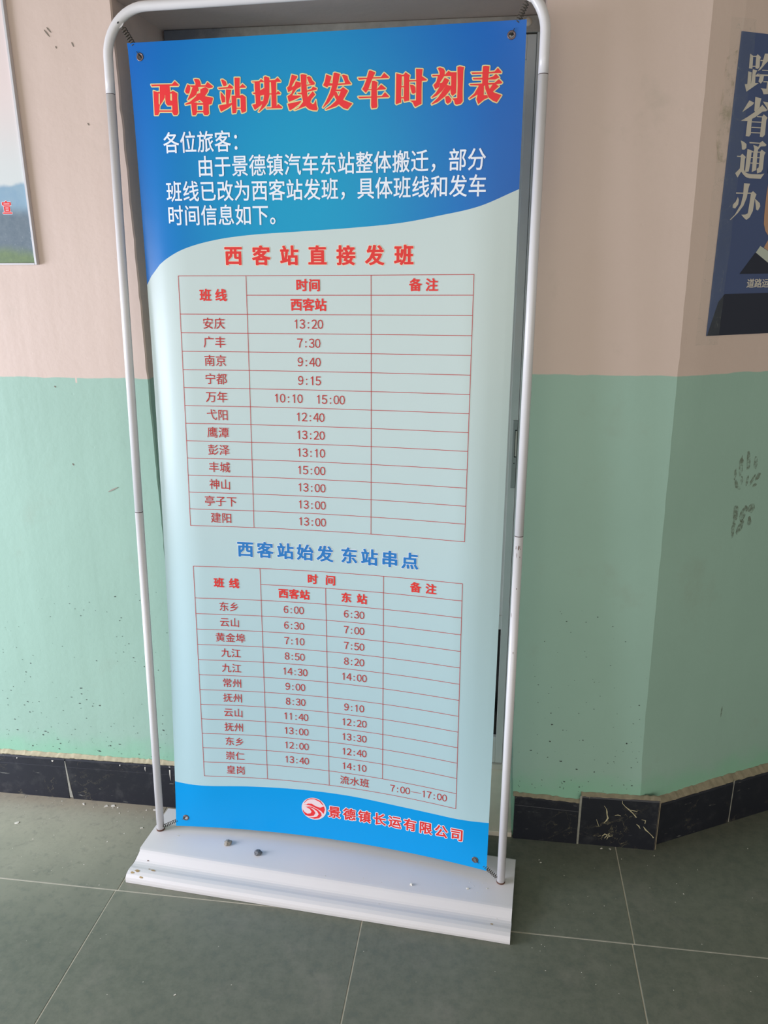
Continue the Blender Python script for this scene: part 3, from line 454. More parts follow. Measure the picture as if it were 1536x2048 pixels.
for s0, z0, rx, ry, an in ((0.246, 0.335, 0.0025, 0.016, 0.0), (0.120, 0.385, 0.012, 0.0028, 0.5)):
    pts = ellipse_pts(s0, z0, rx, ry, an, 12, 0.2, gr)
    mesh_obj('grime_mark', [RW(a, b, 0.0006) for a, b in pts], [tuple(range(len(pts)))], kg.m, wall_right)

# dark splashes of dirt on the green paint, denser towards the floor
sp_r = random.Random(17); V, F = [], []
def splash(x, z, rx, rz, an):
    b0 = len(V); q = ellipse_pts(x, z, rx, rz, an, 8, 0.35, sp_r)
    V.extend([(a, YW - 0.0005, c_) for a, c_ in q]); F.append(tuple(range(b0, b0 + 8)))
for x, z, rx, rz in ((-.48, .300, .0035, .0012), (-.385, .283, .002, .0012), (-.372, .262, .002, .0014), (-.42, .236, .002, .0014), (-.335, .205, .0045, .0016), (-.343, .193, .002, .002), (-.302, .182, .0032, .0012),
                     (-.244, .318, .003, .0012), (-.214, .330, .003, .0012), (-.202, .313, .002, .0016), (-.223, .300, .0034, .0012), (-.187, .295, .002, .0014), (-.150, .175, .0026, .0018), (-.123, .182, .004, .0015),
                     (-.183, .130 + .025, .003, .0018), (-.07, .13 + .025, .002, .0012), (1.02, .290, .0025, .0018), (.975, .260, .003, .0015), (1.05, .235, .003, .002), (1.09, .215, .003, .0016), (1.10, .30, .0016, .0016), (1.205, .300, .0022, .0022), (1.165, .240, .002, .0012)):
    splash(x, z, rx, rz, sp_r.uniform(-0.3, 0.1))
for k in range(300):
    x = sp_r.uniform(-0.60, 0.045) if k % 3 else sp_r.uniform(0.945, 1.24)
    z = 0.15 + sp_r.random() ** 1.7 * 0.50
    r_ = sp_r.uniform(0.0005, 0.0014) * (1.3 if sp_r.random() < 0.12 else 0.8)
    splash(x, z, r_ * sp_r.uniform(1.0, 2.0), r_, sp_r.uniform(-0.3, 0.2))
so = mesh_obj('dirt_splashes', V, F, M['splash'], wall_back); so['kind'] = 'stuff'
# gouges in the plaster of the left wall
def scar(x, z, L, an, w=0.0016):
    c, s = math.cos(an), math.sin(an)
    v = []
    for t, k in ((-0.5, 0.2), (-0.2, 1.0), (0.25, 0.8), (0.5, 0.1)):
        v.append((x + c * L * t - s * w * k, YW - 0.0006, z + s * L * t + c * w * k))
        v.append((x + c * L * t + s * w * k, YW - 0.0016, z + s * L * t - c * w * k))
    f = [(0, 1, 3, 2), (2, 3, 5, 4), (4, 5, 7, 6)]
    mesh_obj('plaster_scar', v, f, M['scar'], wall_back)
M['scar'] = simple('scarred_plaster', (150, 140, 130), 0.8)
for a in ((-0.0936, 1.884, 0.018, -0.9), (-0.0886, 1.890, 0.014, -0.85), (-0.077, 1.858, 0.005, -1.3), (-0.040, 1.862, 0.010, -1.2), (-0.0240, 1.712, 0.006, -1.0), (-0.176, 1.153, 0.005, -0.9), (-0.155, 0.965, 0.006, -1.0), (-0.060, 0.905, 0.030, 0.45)): scar(*a)

# ------------------------------------------------------------------ setting: floor of large tiles
floor = box('floor', (-3.0, -3.4, -0.03), (4.2, 2.6, -0.0011), M['grout'])
tag(floor, kind='structure', label='dusty grey green tiled floor with thin pale joints')
T = 0.6; G = 0.0013
def tile(x0, x1, y0, y1, dz):
    v = [(x0 + 0.0008, y0 + 0.0008, dz), (x1 - 0.0008, y0 + 0.0008, dz), (x1 - 0.0008, y1 - 0.0008, dz), (x0 + 0.0008, y1 - 0.0008, dz),
         (x0, y0, dz - 0.0008), (x1, y0, dz - 0.0008), (x1, y1, dz - 0.0008), (x0, y1, dz - 0.0008),
         (x0, y0, -0.008), (x1, y0, -0.008), (x1, y1, -0.008), (x0, y1, -0.008)]
    f = [(0, 1, 2, 3)]
    for b in (0, 4):
        for i in range(4):
            j = (i + 1) % 4
            f.append((b + i, b + 4 + i, b + 4 + j, b + j))
    mesh_obj('floor_tile', v, f, M['tile'], floor)
tr = random.Random(2)
for iy in range(-5, 4):
    y1 = -0.3100 + T * (iy + 1) - (0 if iy >= 0 else T * 0); y0 = y1 - T
    sh = 0.0015 if iy >= 0 else -0.0035
    for ix in range(-5, 7):
        x0 = ix * T + sh
        tile(x0 + G, x0 + T - G, y0 + G, y1 - G, tr.uniform(-0.0002, 0.0))

ceil = box('ceiling', (-2.6, -4.4, 3.2), (4.2, 2.6, 3.25), M['ceiling'])  # added out of view, keeps ambient light off the floor
tag(ceil, kind='structure', label='plain hall ceiling out of view, added to limit the ambient light')
far = box('wall_added_right', (4.2, -4.4, 0.0), (4.25, 2.6, 3.2), M['ceiling'])  # unseen wall put in to cut ambient light from the right
tag(far, kind='structure', label='plain far wall of the hall unseen on the right, put in to hold back ambient light')
# ------------------------------------------------------------------ setting: skirting
def skirt_tile(par, fn, s0, s1, zt, z1=None, mat='marble', th=0.012, groove=True, lean=0.0):
    # fn(s, z, off) -> point on wall; off is the distance in front of the wall face
    z1 = zt if z1 is None else z1
    prof = [(0.0, th), (0.80, th), (0.812, th - 0.0005), (0.975, th - 0.0004), (1.0, th - 0.004), (1.0, -0.004)] if groove else [(0.0, th), (0.97, th), (1.0, th - 0.003), (1.0, -0.004)]
    V = []; n = len(prof)
    for s, z in ((s0, zt), (s1, z1)):
        for k, off in prof: V.append(fn(s + (lean * (1 - k) if s == s0 else lean * (1 - k) * 0), z * k, off))
        V.append(fn(s, 0.0, -0.004))
    n += 1
    F = [(i, i + n, (i + 1) % n + n, (i + 1) % n) for i in range(n)]
    F += [tuple(reversed(range(n))), tuple(range(n, 2 * n))]
    return mesh_obj('skirting_tile', V, F, M[mat], par)
def mortar_strip(par, fn, s0, s1, z0, z1, th, mat='mortar', seed=0, hgt=0.012, name='mortar_strip'):
    r = random.Random(seed); n = max(4, int(abs(s1 - s0) / 0.008)); V = []
    for i in range(n + 1):
        t = i / n; s = s0 + (s1 - s0) * t; z = z0 + (z1 - z0) * t
        j = r.uniform(-0.0012, 0.0012)
        V += [fn(s, z - 0.001, th + r.uniform(-0.001, 0.001)), fn(s, z + 0.002 + j, th + r.uniform(-0.0005, 0.001)), fn(s, z + hgt + j * 1.6, 0.0012), fn(s, z + hgt + j * 1.6, -0.003)]
    F = []
    for i in range(n):
        for k in range(3): F.append((i * 4 + k, i * 4 + 4 + k, i * 4 + 5 + k, i * 4 + 1 + k))
    return mesh_obj(name, V, F, M[mat], par)
BW = lambda s, z, off: Vector((s, YW - off, z))
bl = box('baseboard_left', (-2.6, YW - 0.0035, 0.0), (0.052, YW + 0.002, 0.118), M['grout'])
tag(bl, kind='structure', label='black marble skirting left of the banner stand')
for s0, s1, za, zb in ((-2.50, -1.86, .112, .116), (-1.855, -1.205, .117, .120), (-1.20, -0.5, .120, .124), (-0.497, -0.2845, .1245, .1270)):
    skirt_tile(bl, BW, s0, s1, za, zb)
skirt_tile(bl, BW, -0.2825, 0.054, 0.1270, 0.1315, lean=0.010)
mesh_obj('joint_filler', [(-0.2822, YW - 0.0125, 0.004), (-0.2725, YW - 0.0125, 0.004), (-0.2765, YW - 0.0125, 0.035), (-0.2822, YW - 0.0122, 0.122), (-0.2845, YW - 0.0122, 0.122)], [(0, 1, 2, 3, 4)], M['plaster_line'], bl)
mortar_strip(bl, BW, -2.5, -0.5, 0.114, 0.124, 0.006, 'mortar', 3, 0.012)
mortar_strip(bl, BW, -0.5, 0.054, 0.1245, 0.1315, 0.006, 'mortar', 1, 0.012)
# plaster drips over the skirting
def drip(x, zt, L, w=0.0025):
    mesh_obj('plaster_drip', [(x - w, YW - 0.0105, zt), (x + w, YW - 0.0105, zt), (x + w * 0.7, YW - 0.0132, zt - L * 0.55), (x + 0.0004, YW - 0.0126, zt - L), (x - w * 0.5, YW - 0.0132, zt - L * 0.55)], [(0, 4, 3, 2, 1)], M['chip'], bl)
for a in ((-0.0513, .128, .018, .0016), (0.0185, .131, .045, .0022), (-0.123, .126, .006, .002), (-0.32, .122, .006, .0035), (-0.425, .122, .005, .002)): drip(*a)

br = box('baseboard_right', (0.946, YW - 0.004, 0.0), (1.24, YW + 0.002, 0.118), M['plaster_line'])
tag(br, kind='structure', label='black marble skirting right of the stand, wrapping the wall corner')
skirt_tile(br, BW, 0.9415, 1.1025, 0.1275, 0.1215)
mortar_strip(br, BW, 0.937, 1.104, 0.1275, 0.1215, 0.008, 'mortar_dark', 5, 0.007)
skirt_tile(br, BW, 1.1080, 1.2985, 0.1440, 0.1475, 'marble_veined', th=0.0105, groove=False)
mortar_strip(br, BW, 1.1060, 1.3000, 0.1435, 0.1480, 0.0088, 'mortar_dark', 6, 0.0065)
# pale joint beside the veined tile and at the corner
mesh_obj('joint_filler', [(1.1035, YW - 0.0112, 0.0), (1.1082, YW - 0.0112, 0.0), (1.1085, YW - 0.0112, 0.148), (1.1030, YW - 0.0112, 0.144)], [(0, 1, 2, 3)], M['plaster_line'], br)
mesh_obj('joint_filler', [(1.2965, YW - 0.0110, 0.0), (1.3015, YW - 0.0070, 0.0), (1.3015, YW - 0.0070, 0.146), (1.2965, YW - 0.0110, 0.146)], [(0, 1, 2, 3)], M['mortar_dark'], br)
def ribbon(par, fn, pts, ws, off, mat, name='marble_vein'):
    V = []
    for i, (x, z) in enumerate(pts):
        a = pts[max(i - 1, 0)]; c_ = pts[min(i + 1, len(pts) - 1)]
        dx, dz = c_[0] - a[0], c_[1] - a[1]; L = math.hypot(dx, dz)
        V += [fn(x - dz / L * ws[i], z + dx / L * ws[i], off), fn(x + dz / L * ws[i], z - dx / L * ws[i], off)]
    return mesh_obj(name, V, [(2 * i + 1, 2 * i + 3, 2 * i + 2, 2 * i) if False else (2 * i, 2 * i + 1, 2 * i + 3, 2 * i + 2) for i in range(len(pts) - 1)], M[mat], par)
VO = 0.0112
for pts, ws in (([(1.164, .122), (1.170, .113), (1.172, .105), (1.173, .096), (1.176, .086), (1.172, .077), (1.167, .070)], (.0003, .0006, .0016, .0012, .0019, .0014, .0004)),
                ([(1.207, .141), (1.208, .133), (1.216, .124), (1.226, .116), (1.236, .106), (1.245, .095)], (.0005, .0006, .0008, .0016, .0009, .0014)),
                ([(1.226, .116), (1.234, .115), (1.246, .113)], (.0006, .0013, .0005)),
                ([(1.247, .075), (1.253, .070), (1.257, .063)], (.0005, .0015, .0006)),
                ([(1.264, .070), (1.271, .060), (1.280, .052), (1.288, .044), (1.292, .038)], (.0004, .0018, .0008, .0008, .0015)),
                ([(1.258, .090), (1.268, .088), (1.267, .078)], (.0005, .0012, .0008)),
                ([(1.148, .080), (1.152, .068), (1.156, .058)], (.0003, .0007, .0003)),
                ([(1.166, .030), (1.172, .037), (1.180, .035), (1.187, .031)], (.0008, .0018, .0010, .0012)),
                ([(1.172, .024), (1.177, .032), (1.184, .041)], (.0006, .0014, .0005)),
                ([(1.178, .021), (1.180, .029), (1.192, .034)], (.0005, .0012, .0004)),
                ([(1.192, .096), (1.200, .098), (1.207, .096)], (.0005, .0010, .0005))):
    ribbon(br, BW, pts, ws, VO, 'vein')
# angled run
S0 = 0.068
RWs = lambda s, z, off: RW(s, z, off)
def rz(s): return 0.128 + 0.0 * s
ba = mesh_obj('baseboard_angle', [RW(0.05, 0, .016), RW(2.3, 0, .016), RW(2.3, .125, .016), RW(0.05, .125, .016), RW(0.05, 0, -.002), RW(2.3, 0, -.002), RW(2.3, .125, -.002), RW(0.05, .125, -.002)],
              [(0, 1, 2, 3), (3, 2, 6, 7), (0, 3, 7, 4), (1, 5, 6, 2)], M['mortar_dark'])
tag(ba, kind='structure', label='scuffed black skirting along the angled wall')
for s0, s1 in ((S0, 0.300), (0.3045, 0.90), (0.905, 1.5), (1.505, 2.1)):
    skirt_tile(ba, RWs, s0, s1, 0.121 if s0 == S0 else 0.125, 0.125, th=0.0225, groove=False)
mesh_obj('joint_filler', [RW(.3002, 0, .0215), RW(.3044, 0, .0215), RW(.3044, .13, .0215), RW(.3002, .13, .0215)], [(0, 1, 2, 3)], M['plaster_line'], ba)
mortar_strip(ba, RWs, S0 - 0.003, 2.1, 0.122, 0.126, 0.019, 'mortar_dark', 9, 0.014)

# ------------------------------------------------------------------ setting: threshold and metal door in the recess
sill = box('trim_1', (0.058, -0.002, 0.0), (0.938, YD + 0.03, 0.014), M['stone'], None, 0.001)
tag(sill, kind='structure', label='beige stone threshold in the door recess')
door = empty('door_1', (0.49, YD, 0.0))
tag(door, kind='structure', label='grey metal door with dark pane, mostly hidden behind the banner')
x0, x1 = 0.0560, 0.9175
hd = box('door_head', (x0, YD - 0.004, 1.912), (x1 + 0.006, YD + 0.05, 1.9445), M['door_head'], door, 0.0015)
box('door_jamb', (x1 - 0.0035, YD - 0.003, 0.014), (x1 + 0.008, YD + 0.05, 1.912), M['alu'], door, 0.001)
box('door_jamb', (x0, YD - 0.003, 0.014), (x0 + 0.03, YD + 0.05, 1.912), M['alu'], door, 0.001)
box('door_sill', (x0, YD - 0.006, 0.014), (x1, YD + 0.05, 0.030), M['alu_dirty'], door, 0.001)
leaf_l, leaf_r = x0 + 0.032, x1 - 0.0045
box('door_stile', (0.893, YD + 0.002, 0.032), (leaf_r, YD + 0.04, 1.909), M['alu'], door, 0.001)
box('door_stile', (leaf_l, YD + 0.002, 0.032), (leaf_l + 0.04, YD + 0.04, 1.909), M['alu'], door, 0.001)
box('door_rail', (leaf_l + 0.04, YD + 0.002, 0.032), (0.893, YD + 0.04, 0.118), M['alu'], door, 0.001)
box('door_rail', (leaf_l + 0.04, YD + 0.002, 1.86), (0.893, YD + 0.04, 1.909), M['alu'], door, 0.001)
# grey panel above, narrow dark pane low down beside the stile
box('door_panel', (leaf_l + 0.04, YD + 0.010, 0.50), (0.893, YD + 0.03, 1.86), M['alu'], door)
box('door_rail', (leaf_l + 0.04, YD + 0.004, 0.46), (0.893, YD + 0.036, 0.50), M['alu'], door)
box('door_pane', (leaf_l + 0.04, YD + 0.016, 0.118), (0.893, YD + 0.024, 0.46), M['glass'], door)
lk = box('lock_plate', (0.9005, YD - 0.0015, 0.868), (leaf_r - 0.0005, YD + 0.003, 1.046), M['lock'], door, 0.0008)
box('keyhole_slot', (0.9058, YD - 0.0022, 0.950), (leaf_r - 0.002, YD + 0.002, 1.022), M['dark'], lk, 0.0004)
box('keyhole_slot', (0.9075, YD - 0.0030, 0.953), (leaf_r - 0.001, YD + 0.002, 1.019), M['alu_dirty'], lk, 0.0004)
box('lock_screw', (0.9055, YD - 0.0022, 0.933), (0.9080, YD + 0.002, 0.9355), M['dark'], lk)
bolt = bmesh.new(); bmesh.ops.create_uvsphere(bolt, u_segments=12, v_segments=8, radius=0.009)
for v_ in bolt.verts: v_.co = Vector((0.892 + v_.co.x, YD - 0.004 + v_.co.y * 0.5, 1.9315 + v_.co.z))
bm_obj('frame_bolt', bolt, M['cream_paint'] if 'cream_paint' in M else M['stone'], door, True)

# ------------------------------------------------------------------ banner stand
O = Vector((0.03960, -0.13607, 0.0))
U = Vector((0.99760327, -0.06919329, 0.0))
Vv = Vector((0.00432859, 0.06240797, 0.99804134))
N = Vector((-0.06905776, -0.9956493, 0.0625579))
FWD = Vector((-0.0692, -0.9976, 0.0)); UP = Vector((0, 0, 1))
def FR(u, v, w=0.0): return O + U * u + Vv * v + N * w
stand = empty('banner_stand', tuple(O + U * 0.436))
tag(stand, 'white tube door-frame banner stand with a blue and white bus timetable banner', 'banner stand')
W = 0.8712
# base: folded sheet with a raised back, a slope, a groove and a rolled lip
prof = [(-0.090, 0.002), (-0.090, 0.031), (-0.084, 0.0355), (-0.02, 0.037), (0.070, 0.0375), (0.076, 0.037), (0.081, 0.0345), (0.096, 0.0245), (0.101, 0.0220),
        (0.108, 0.0212), (0.116, 0.0218), (0.124, 0.0235), (0.134, 0.0232), (0.143, 0.0205), (0.1485, 0.015), (0.150, 0.008), (0.1495, 0.0005), (0.1465, 0.0005), (0.1465, 0.012), (0.134, 0.0200), (0.108, 0.0182), (0.096, 0.0215), (0.074, 0.0335), (-0.084, 0.0325), (-0.086, 0.002)]
V, F = [], []
NU = 46; n = len(prof)
for i in range(NU + 1):
    t = i / NU; u = -0.019 + 0.9215 * t
    zk = 1.0 - 0.22 * t
    for w, z in prof:
        e = 0.0
        if i == 0: e = 0.004 * math.exp(-((w - 0.083) / 0.010) ** 2) + noise.noise(Vector((w * 60, 0, 0))) * 0.0015
        if i == NU: e = noise.noise(Vector((w * 40, 5, 0))) * 0.001
        V.append(O + U * (u + e) + FWD * (w + noise.noise(Vector((u * 9, w * 3, 2))) * 0.0006) + UP * (z * zk if z > 0.001 else z))
for i in range(NU):
    for j in range(n):
        k = (j + 1) % n
        F.append((i * n + j, i * n + k, (i + 1) * n + k, (i + 1) * n + j))
F = [tuple(reversed(f)) for f in F]
base = mesh_obj('base_plate', V, F, M['base'], stand)
for p in base.data.polygons: p.use_smooth = False
bmx = bmesh.new(); bmx.from_mesh(base.data); bmesh.ops.recalc_face_normals(bmx, faces=bmx.faces); bmx.to_mesh(base.data); bmx.free()
def base_z(u, w):
    t = (u + 0.019) / 0.9215
    pts = prof[:17]
    z = 0.037
    for (a, b), (c, d) in zip(pts[1:], pts[2:]):
        if a <= w <= c and c > a: z = b + (d - b) * (w - a) / (c - a)
    return z * (1 - 0.22 * t)
def on_base(u, w, dz=0.0): return O + U * u + FWD * w + UP * (base_z(u, w) + dz)
# rust and yellow stains on the left end of the base
sr = random.Random(5)
for u, w, r1, mt in ((0.004, 0.132, 0.004, 'stain'), (0.041, 0.123, 0.0042, 'stain'), (0.030, 0.120, 0.0022, 'stain'), (-0.006, 0.138, 0.003, 'stain'), (0.014, 0.096, 0.0018, 'rust'), (0.86, 0.118, 0.0025, 'stain'), (0.02, 0.145, 0.003, 'stain')):
    c = on_base(u, w); pts = []
    nn = (on_base(u, w + 0.002) - on_base(u, w - 0.002)).normalized().cross(U).normalized()
    if nn.z < 0: nn = -nn
    ff = nn.cross(U)
    for a, b in ellipse_pts(0, 0, r1 * 1.4, r1 * 0.8, 0, 10, 0.3, sr): pts.append(c + U * a + ff * b + nn * 0.0006)
    mesh_obj('stain_spot', pts, [tuple(range(len(pts)))], M[mt], base)

RT = 0.0095
def section(name, pts): return tube(name, pts, RT, M['tube'], stand, 24)
VJ1, VJ2 = 1.7645, 0.8824
for uu, zf in ((0.0, 0.037), (W, 0.029)):
    section('lower_pole', [FR(uu, zf + 0.0005), FR(uu, VJ2 - 0.0008)])
    section('upper_pole', [FR(uu, VJ2 + 0.0008), FR(uu, VJ1 - 0.0006)])
    for vj in (VJ1, VJ2):
        tube('pole_joint', [FR(uu, vj - 0.0012), FR(uu, vj + 0.0012)], RT - 0.0004, M['ring'], stand, 24)
    tube('pole_foot', [FR(uu, zf - 0.0005), FR(uu, zf + 0.0035)], RT + 0.0006, M['rust'], stand, 24)
# arch: two bends and the top bar, one tube
RB = 0.088; VT = 1.921
arc = [FR(0, VJ1 + 0.0006), FR(0, VJ1 + 0.03)]
for i in range(0, 13):
    a = math.pi / 2 * i / 12
    arc.append(FR(RB - RB * math.cos(a), VT - RB + RB * math.sin(a)))
for i in range(1, 12): arc.append(FR(RB + (W - 2 * RB) * i / 12, VT + 0.0))
for i in range(0, 13):
    a = math.pi / 2 * (1 - i / 12)
    arc.append(FR(W - RB + RB * math.cos(a), VT - RB + RB * math.sin(a)))
arc += [FR(W, VJ1 + 0.03), FR(W, VJ1 + 0.0006)]
arch = section('top_arch', arc)
# chipped paint on the lower right pole
pr = random.Random(12)
for k in range(9):
    vv = VJ2 - 0.02 - pr.random() ** 1.3 * 0.25; an = pr.uniform(-0.9, 0.6)
    c = FR(W, vv); d = (U * math.sin(an) + N * math.cos(an))
    t = Vv; s = d.cross(t)
    rr = pr.uniform(0.0004, 0.0009); L = pr.uniform(0.001, 0.006)
    pts = [c + d * (RT + 0.0002) + s * a + t * b for a, b in ellipse_pts(0, 0, rr, L, 0, 8, 0.3, pr)]
    mesh_obj('paint_nick', pts, [tuple(range(len(pts)))], M['rust'], stand)
# welded hook tabs at the two bends
for sgn, uc in ((1, 0.0), (-1, W)):
    c = FR(uc + sgn * (RB - RB * math.cos(0.80)), VT - RB + RB * math.sin(0.80), 0.0)
    d = (U * sgn * 0.72 - Vv * 0.69).normalized(); tt = (U * sgn * 0.69 + Vv * 0.72).normalized()
    pts = []
    for w_ in (-0.0009, 0.0009):
        for a, b in ((RT - 0.003, -0.008), (RT + 0.001, -0.0070), (RT + 0.0030, 0.0), (RT + 0.0015, 0.0070), (RT - 0.003, 0.008)):
            pts.append(c + d * a + tt * b + N * (w_ + 0.0005))
    f = [(0, 1, 2, 3, 4)[::-1], (5, 6, 7, 8, 9)] + [(i, (i + 1) % 5, 5 + (i + 1) % 5, 5 + i) for i in range(5)]
    mesh_obj('hook_tab', pts, f, M['tube'], arch)
    hp = [c + d * (RT * 0.55) + N * (RT * 0.86 + 0.0002) + d * a + tt * b for a, b in ellipse_pts(0, 0, 0.0022, 0.0022, 0, 12)]
    mesh_obj('spring_hole', hp, [tuple(range(12))], M['dark'], arch)

# --- banner surface: pinned at the corners, edges rolled back, lower middle bellied back
UL, UR, VB, VTOP = 0.0434, 0.8365, 0.0535, 1.8570
def depth(u, v):
    t = min(max((u - UL) / (UR - UL), 0), 1); s = min(max((v - VB) / (VTOP - VB), 0), 1)
    b = 0.034 * (1 - (v / 1.86) ** 3) * 4 * t * (1 - t)
    c = 0.028 * math.sin(math.pi * s) ** 0.7 if 0 < s < 1 else 0.0
    e = lambda x: (1 - min(x / 0.13, 1)) ** 2
    return b + c * (e(t) + e(1 - t))
def SF(u, v, off=0.0): return FR(u, v, off - depth(u, v))
def interp(tab, x):
    if x <= tab[0][0]: return tab[0][1]
    for i in range(len(tab) - 1):
        if x <= tab[i + 1][0]:
            x0_, y0_ = tab[i]; x1_, y1_ = tab[i + 1]; h = x1_ - x0_; t = (x - x0_) / h
            m0 = (tab[i + 1][1] - tab[max(i - 1, 0)][1]) / (tab[i + 1][0] - tab[max(i - 1, 0)][0]) * h
            j = min(i + 2, len(tab) - 1)
            m1 = (tab[j][1] - tab[i][1]) / (tab[j][0] - tab[i][0]) * h
            return (2 * t ** 3 - 3 * t * t + 1) * y0_ + (t ** 3 - 2 * t * t + t) * m0 + (-2 * t ** 3 + 3 * t * t) * y1_ + (t ** 3 - t * t) * m1
    return tab[-1][1]
WAVE = [(0.0434, 1.3895), (0.065, 1.4174), (0.095, 1.4408), (0.1432, 1.4638), (0.2101, 1.4807), (0.287, 1.4903), (0.395, 1.4965), (0.5009, 1.5023), (0.6044, 1.5105), (0.685, 1.5233), (0.7633, 1.5394), (0.8365, 1.5701)]
WAVE2 = [(0.0434, 0.1765), (0.0771, 0.1733), (0.136, 0.1730), (0.2386, 0.1790), (0.3671, 0.1838), (0.4949, 0.1837), (0.621, 0.1775), (0.7443, 0.1742), (0.7922, 0.1748), (0.8365, 0.1769)]
GR = [(0.0689, 1.8313), (0.8100, 1.8332), (0.0694, 0.0776), (0.8080, 0.0749)]
us = sorted(set([round(UL + (UR - UL) * i / 112, 5) for i in range(113) if not (0.052 < UL + (UR - UL) * i / 112 < 0.086 or 0.794 < UL + (UR - UL) * i / 112 < 0.826)] + [0.0565, 0.0815, 0.7965, 0.8215, 0.8235, 0.0545]))
vb_rows = [VB, 0.0630, 0.0890, 0.11] ; vt_rows = [1.819, 1.845, VTOP]
def rows_at(u):
    w2, w1 = interp(WAVE2, u), interp(WAVE, u)
    r = list(vb_rows) + [0.11 + (w2 - 0.11) * k / 3 for k in range(1, 4)]
    r += [w2 + (w1 - w2) * k / 60 for k in range(1, 61)]
    r += [w1 + (1.80 - w1) * k / 16 for k in range(1, 17)]
    return r + vt_rows
grid = [[(u, v) for v in rows_at(u)] for u in us]
NR = len(grid[0])
V, F, MI, UVS = [], [], [], []
for col in grid:
    for u, v in col: V.append(SF(u, v)); UVS.append((u, v))
def mat_row(j): return 2 if j < 6 else (0 if j < 66 else 1)
hole_cells = {}
for gi, (gu, gv) in enumerate(GR):
    for i in range(len(us) - 1):
        if us[i] < gu < us[i + 1]:
            for j in range(NR - 1):
                if grid[i][j][1] < gv < grid[i][j + 1][1]: hole_cells[(i, j)] = (gu, gv)
for i in range(len(us) - 1):
    for j in range(NR - 1):
        a, b, c, d = i * NR + j, (i + 1) * NR + j, (i + 1) * NR + j + 1, i * NR + j + 1
        if (i, j) in hole_cells:
            gu, gv = hole_cells[(i, j)]
            (ua, va), (uc, vc) = grid[i][j], grid[i + 1][j + 1]
            NS = 24; inner, outer = [], []
            for k in range(NS):
                an = 2 * math.pi * (k + 0.5) / NS
                cx, sx = math.cos(an), math.sin(an)
                inner.append((gu + 0.0050 * cx, gv + 0.0050 * sx))
                m_ = 1 / max(abs(cx), abs(sx)); qx, qy = cx * m_, sx * m_
                outer.append((ua + (uc - ua) * (qx + 1) / 2, va + (vc - va) * (qy + 1) / 2))
            corners = [(ua, va), (uc, va), (uc, vc), (ua, vc)]
            b0 = len(V)
            for q in inner + outer + corners: V.append(SF(*q)); UVS.append(q)
            for k in range(NS):
                k2 = (k + 1) % NS
                F.append((b0 + k, b0 + NS + k, b0 + NS + k2, b0 + k2)); MI.append(mat_row(j))
            for ci, ang in ((0, 225), (1, 315), (2, 45), (3, 135)):
                k = int((ang / 360) * NS - 0.5) % NS; k2 = (k + 1) % NS
                F.append((b0 + NS + k, b0 + 2 * NS + ci, b0 + NS + k2)); MI.append(mat_row(j))
            continue
        F.append((a, b, c, d)); MI.append(mat_row(j))
banner = mesh_obj('banner', V, F, [M['white'], M['blue'], M['foot_blue']], stand, True)
tag(banner, label='blue and white printed vinyl sheet hung by four corner springs')
for p, k in zip(banner.data.polygons, MI): p.material_index = k
ul = banner.data.uv_layers.new(name='print_uv')
for lp in banner.data.loops: ul.data[lp.index].uv = UVS[lp.vertex_index]

# grommets
for gu, gv in GR:
    V, F = [], []; n1, n2 = 28, 8
    for i in range(n1):
        a = 2 * math.pi * i / n1
        for j in range(n2):
            b = 2 * math.pi * j / n2
            r = 0.0062 + 0.0017 * math.cos(b)
            V.append(SF(gu + r * math.cos(a), gv + r * math.sin(a), 0.0004 + 0.0010 * math.sin(b)))
    for i in range(n1):
        for j in range(n2):
            F.append((i * n2 + j, ((i + 1) % n1) * n2 + j, ((i + 1) % n1) * n2 + (j + 1) % n2, i * n2 + (j + 1) % n2))
    mesh_obj('grommet', V, F, M['grommet'], banner, True)
# springs from the grommets to the frame
def spring(a, b, turns, r, wire, g, hook=0.35):
    a, b = Vector(a), Vector(b); ax = (b - a); L = ax.length; ax.normalize()
    s = ax.cross(N).normalized(); t = s.cross(ax).normalized()
    pts = [a]
    h0 = 0.30
    n_ = turns * 10
    for i in range(n_ + 1):
        q = i / n_; an = 2 * math.pi * turns * q
        rr = r * min(1, q * 12, (1 - q) * 12)
        pts.append(a + ax * (L * (h0 + (0.96 - h0) * q)) + s * rr * math.cos(an) + t * rr * math.sin(an))
    pts.append(b)
    V, F = tube_data(pts, wire, 6)
    o = mesh_obj('spring', V, F, M['wire'], stand, True)
    # hook that comes through the grommet
    gu, gv = g
    d = ((b - a)).normalized()
    p0 = SF(gu, gv, 0.0) + d * 0.004
    hk = [p0 - N * 0.005, p0 + N * 0.0012, p0 + d * 0.003 + N * 0.0016, p0 + d * 0.006 + N * 0.0012, p0 + d * 0.0075 + N * 0.0004]
    V, F = tube_data(hk, 0.0007, 6)
    mesh_obj('spring_hook', V, F, M['wire'], o, True)
def bend_pt(sgn, uc): return FR(uc + sgn * (RB - RB * math.cos(0.80)), VT - RB + RB * math.sin(0.80), 0.0) + (U * sgn * 0.72 - Vv * 0.69).normalized() * (RT + 0.001)
spring(SF(*GR[0], -0.006), bend_pt(1, 0.0), 9, 0.0050, 0.0009, GR[0])
spring(SF(*GR[1], -0.006), bend_pt(-1, W), 9, 0.0050, 0.0009, GR[1])
spring(SF(*GR[2], -0.006), FR(0.006, 0.047, 0.004), 10, 0.0040, 0.0008, GR[2])
spring(SF(*GR[3], -0.006), FR(W - 0.006, 0.040, 0.004), 10, 0.0040, 0.0008, GR[3])

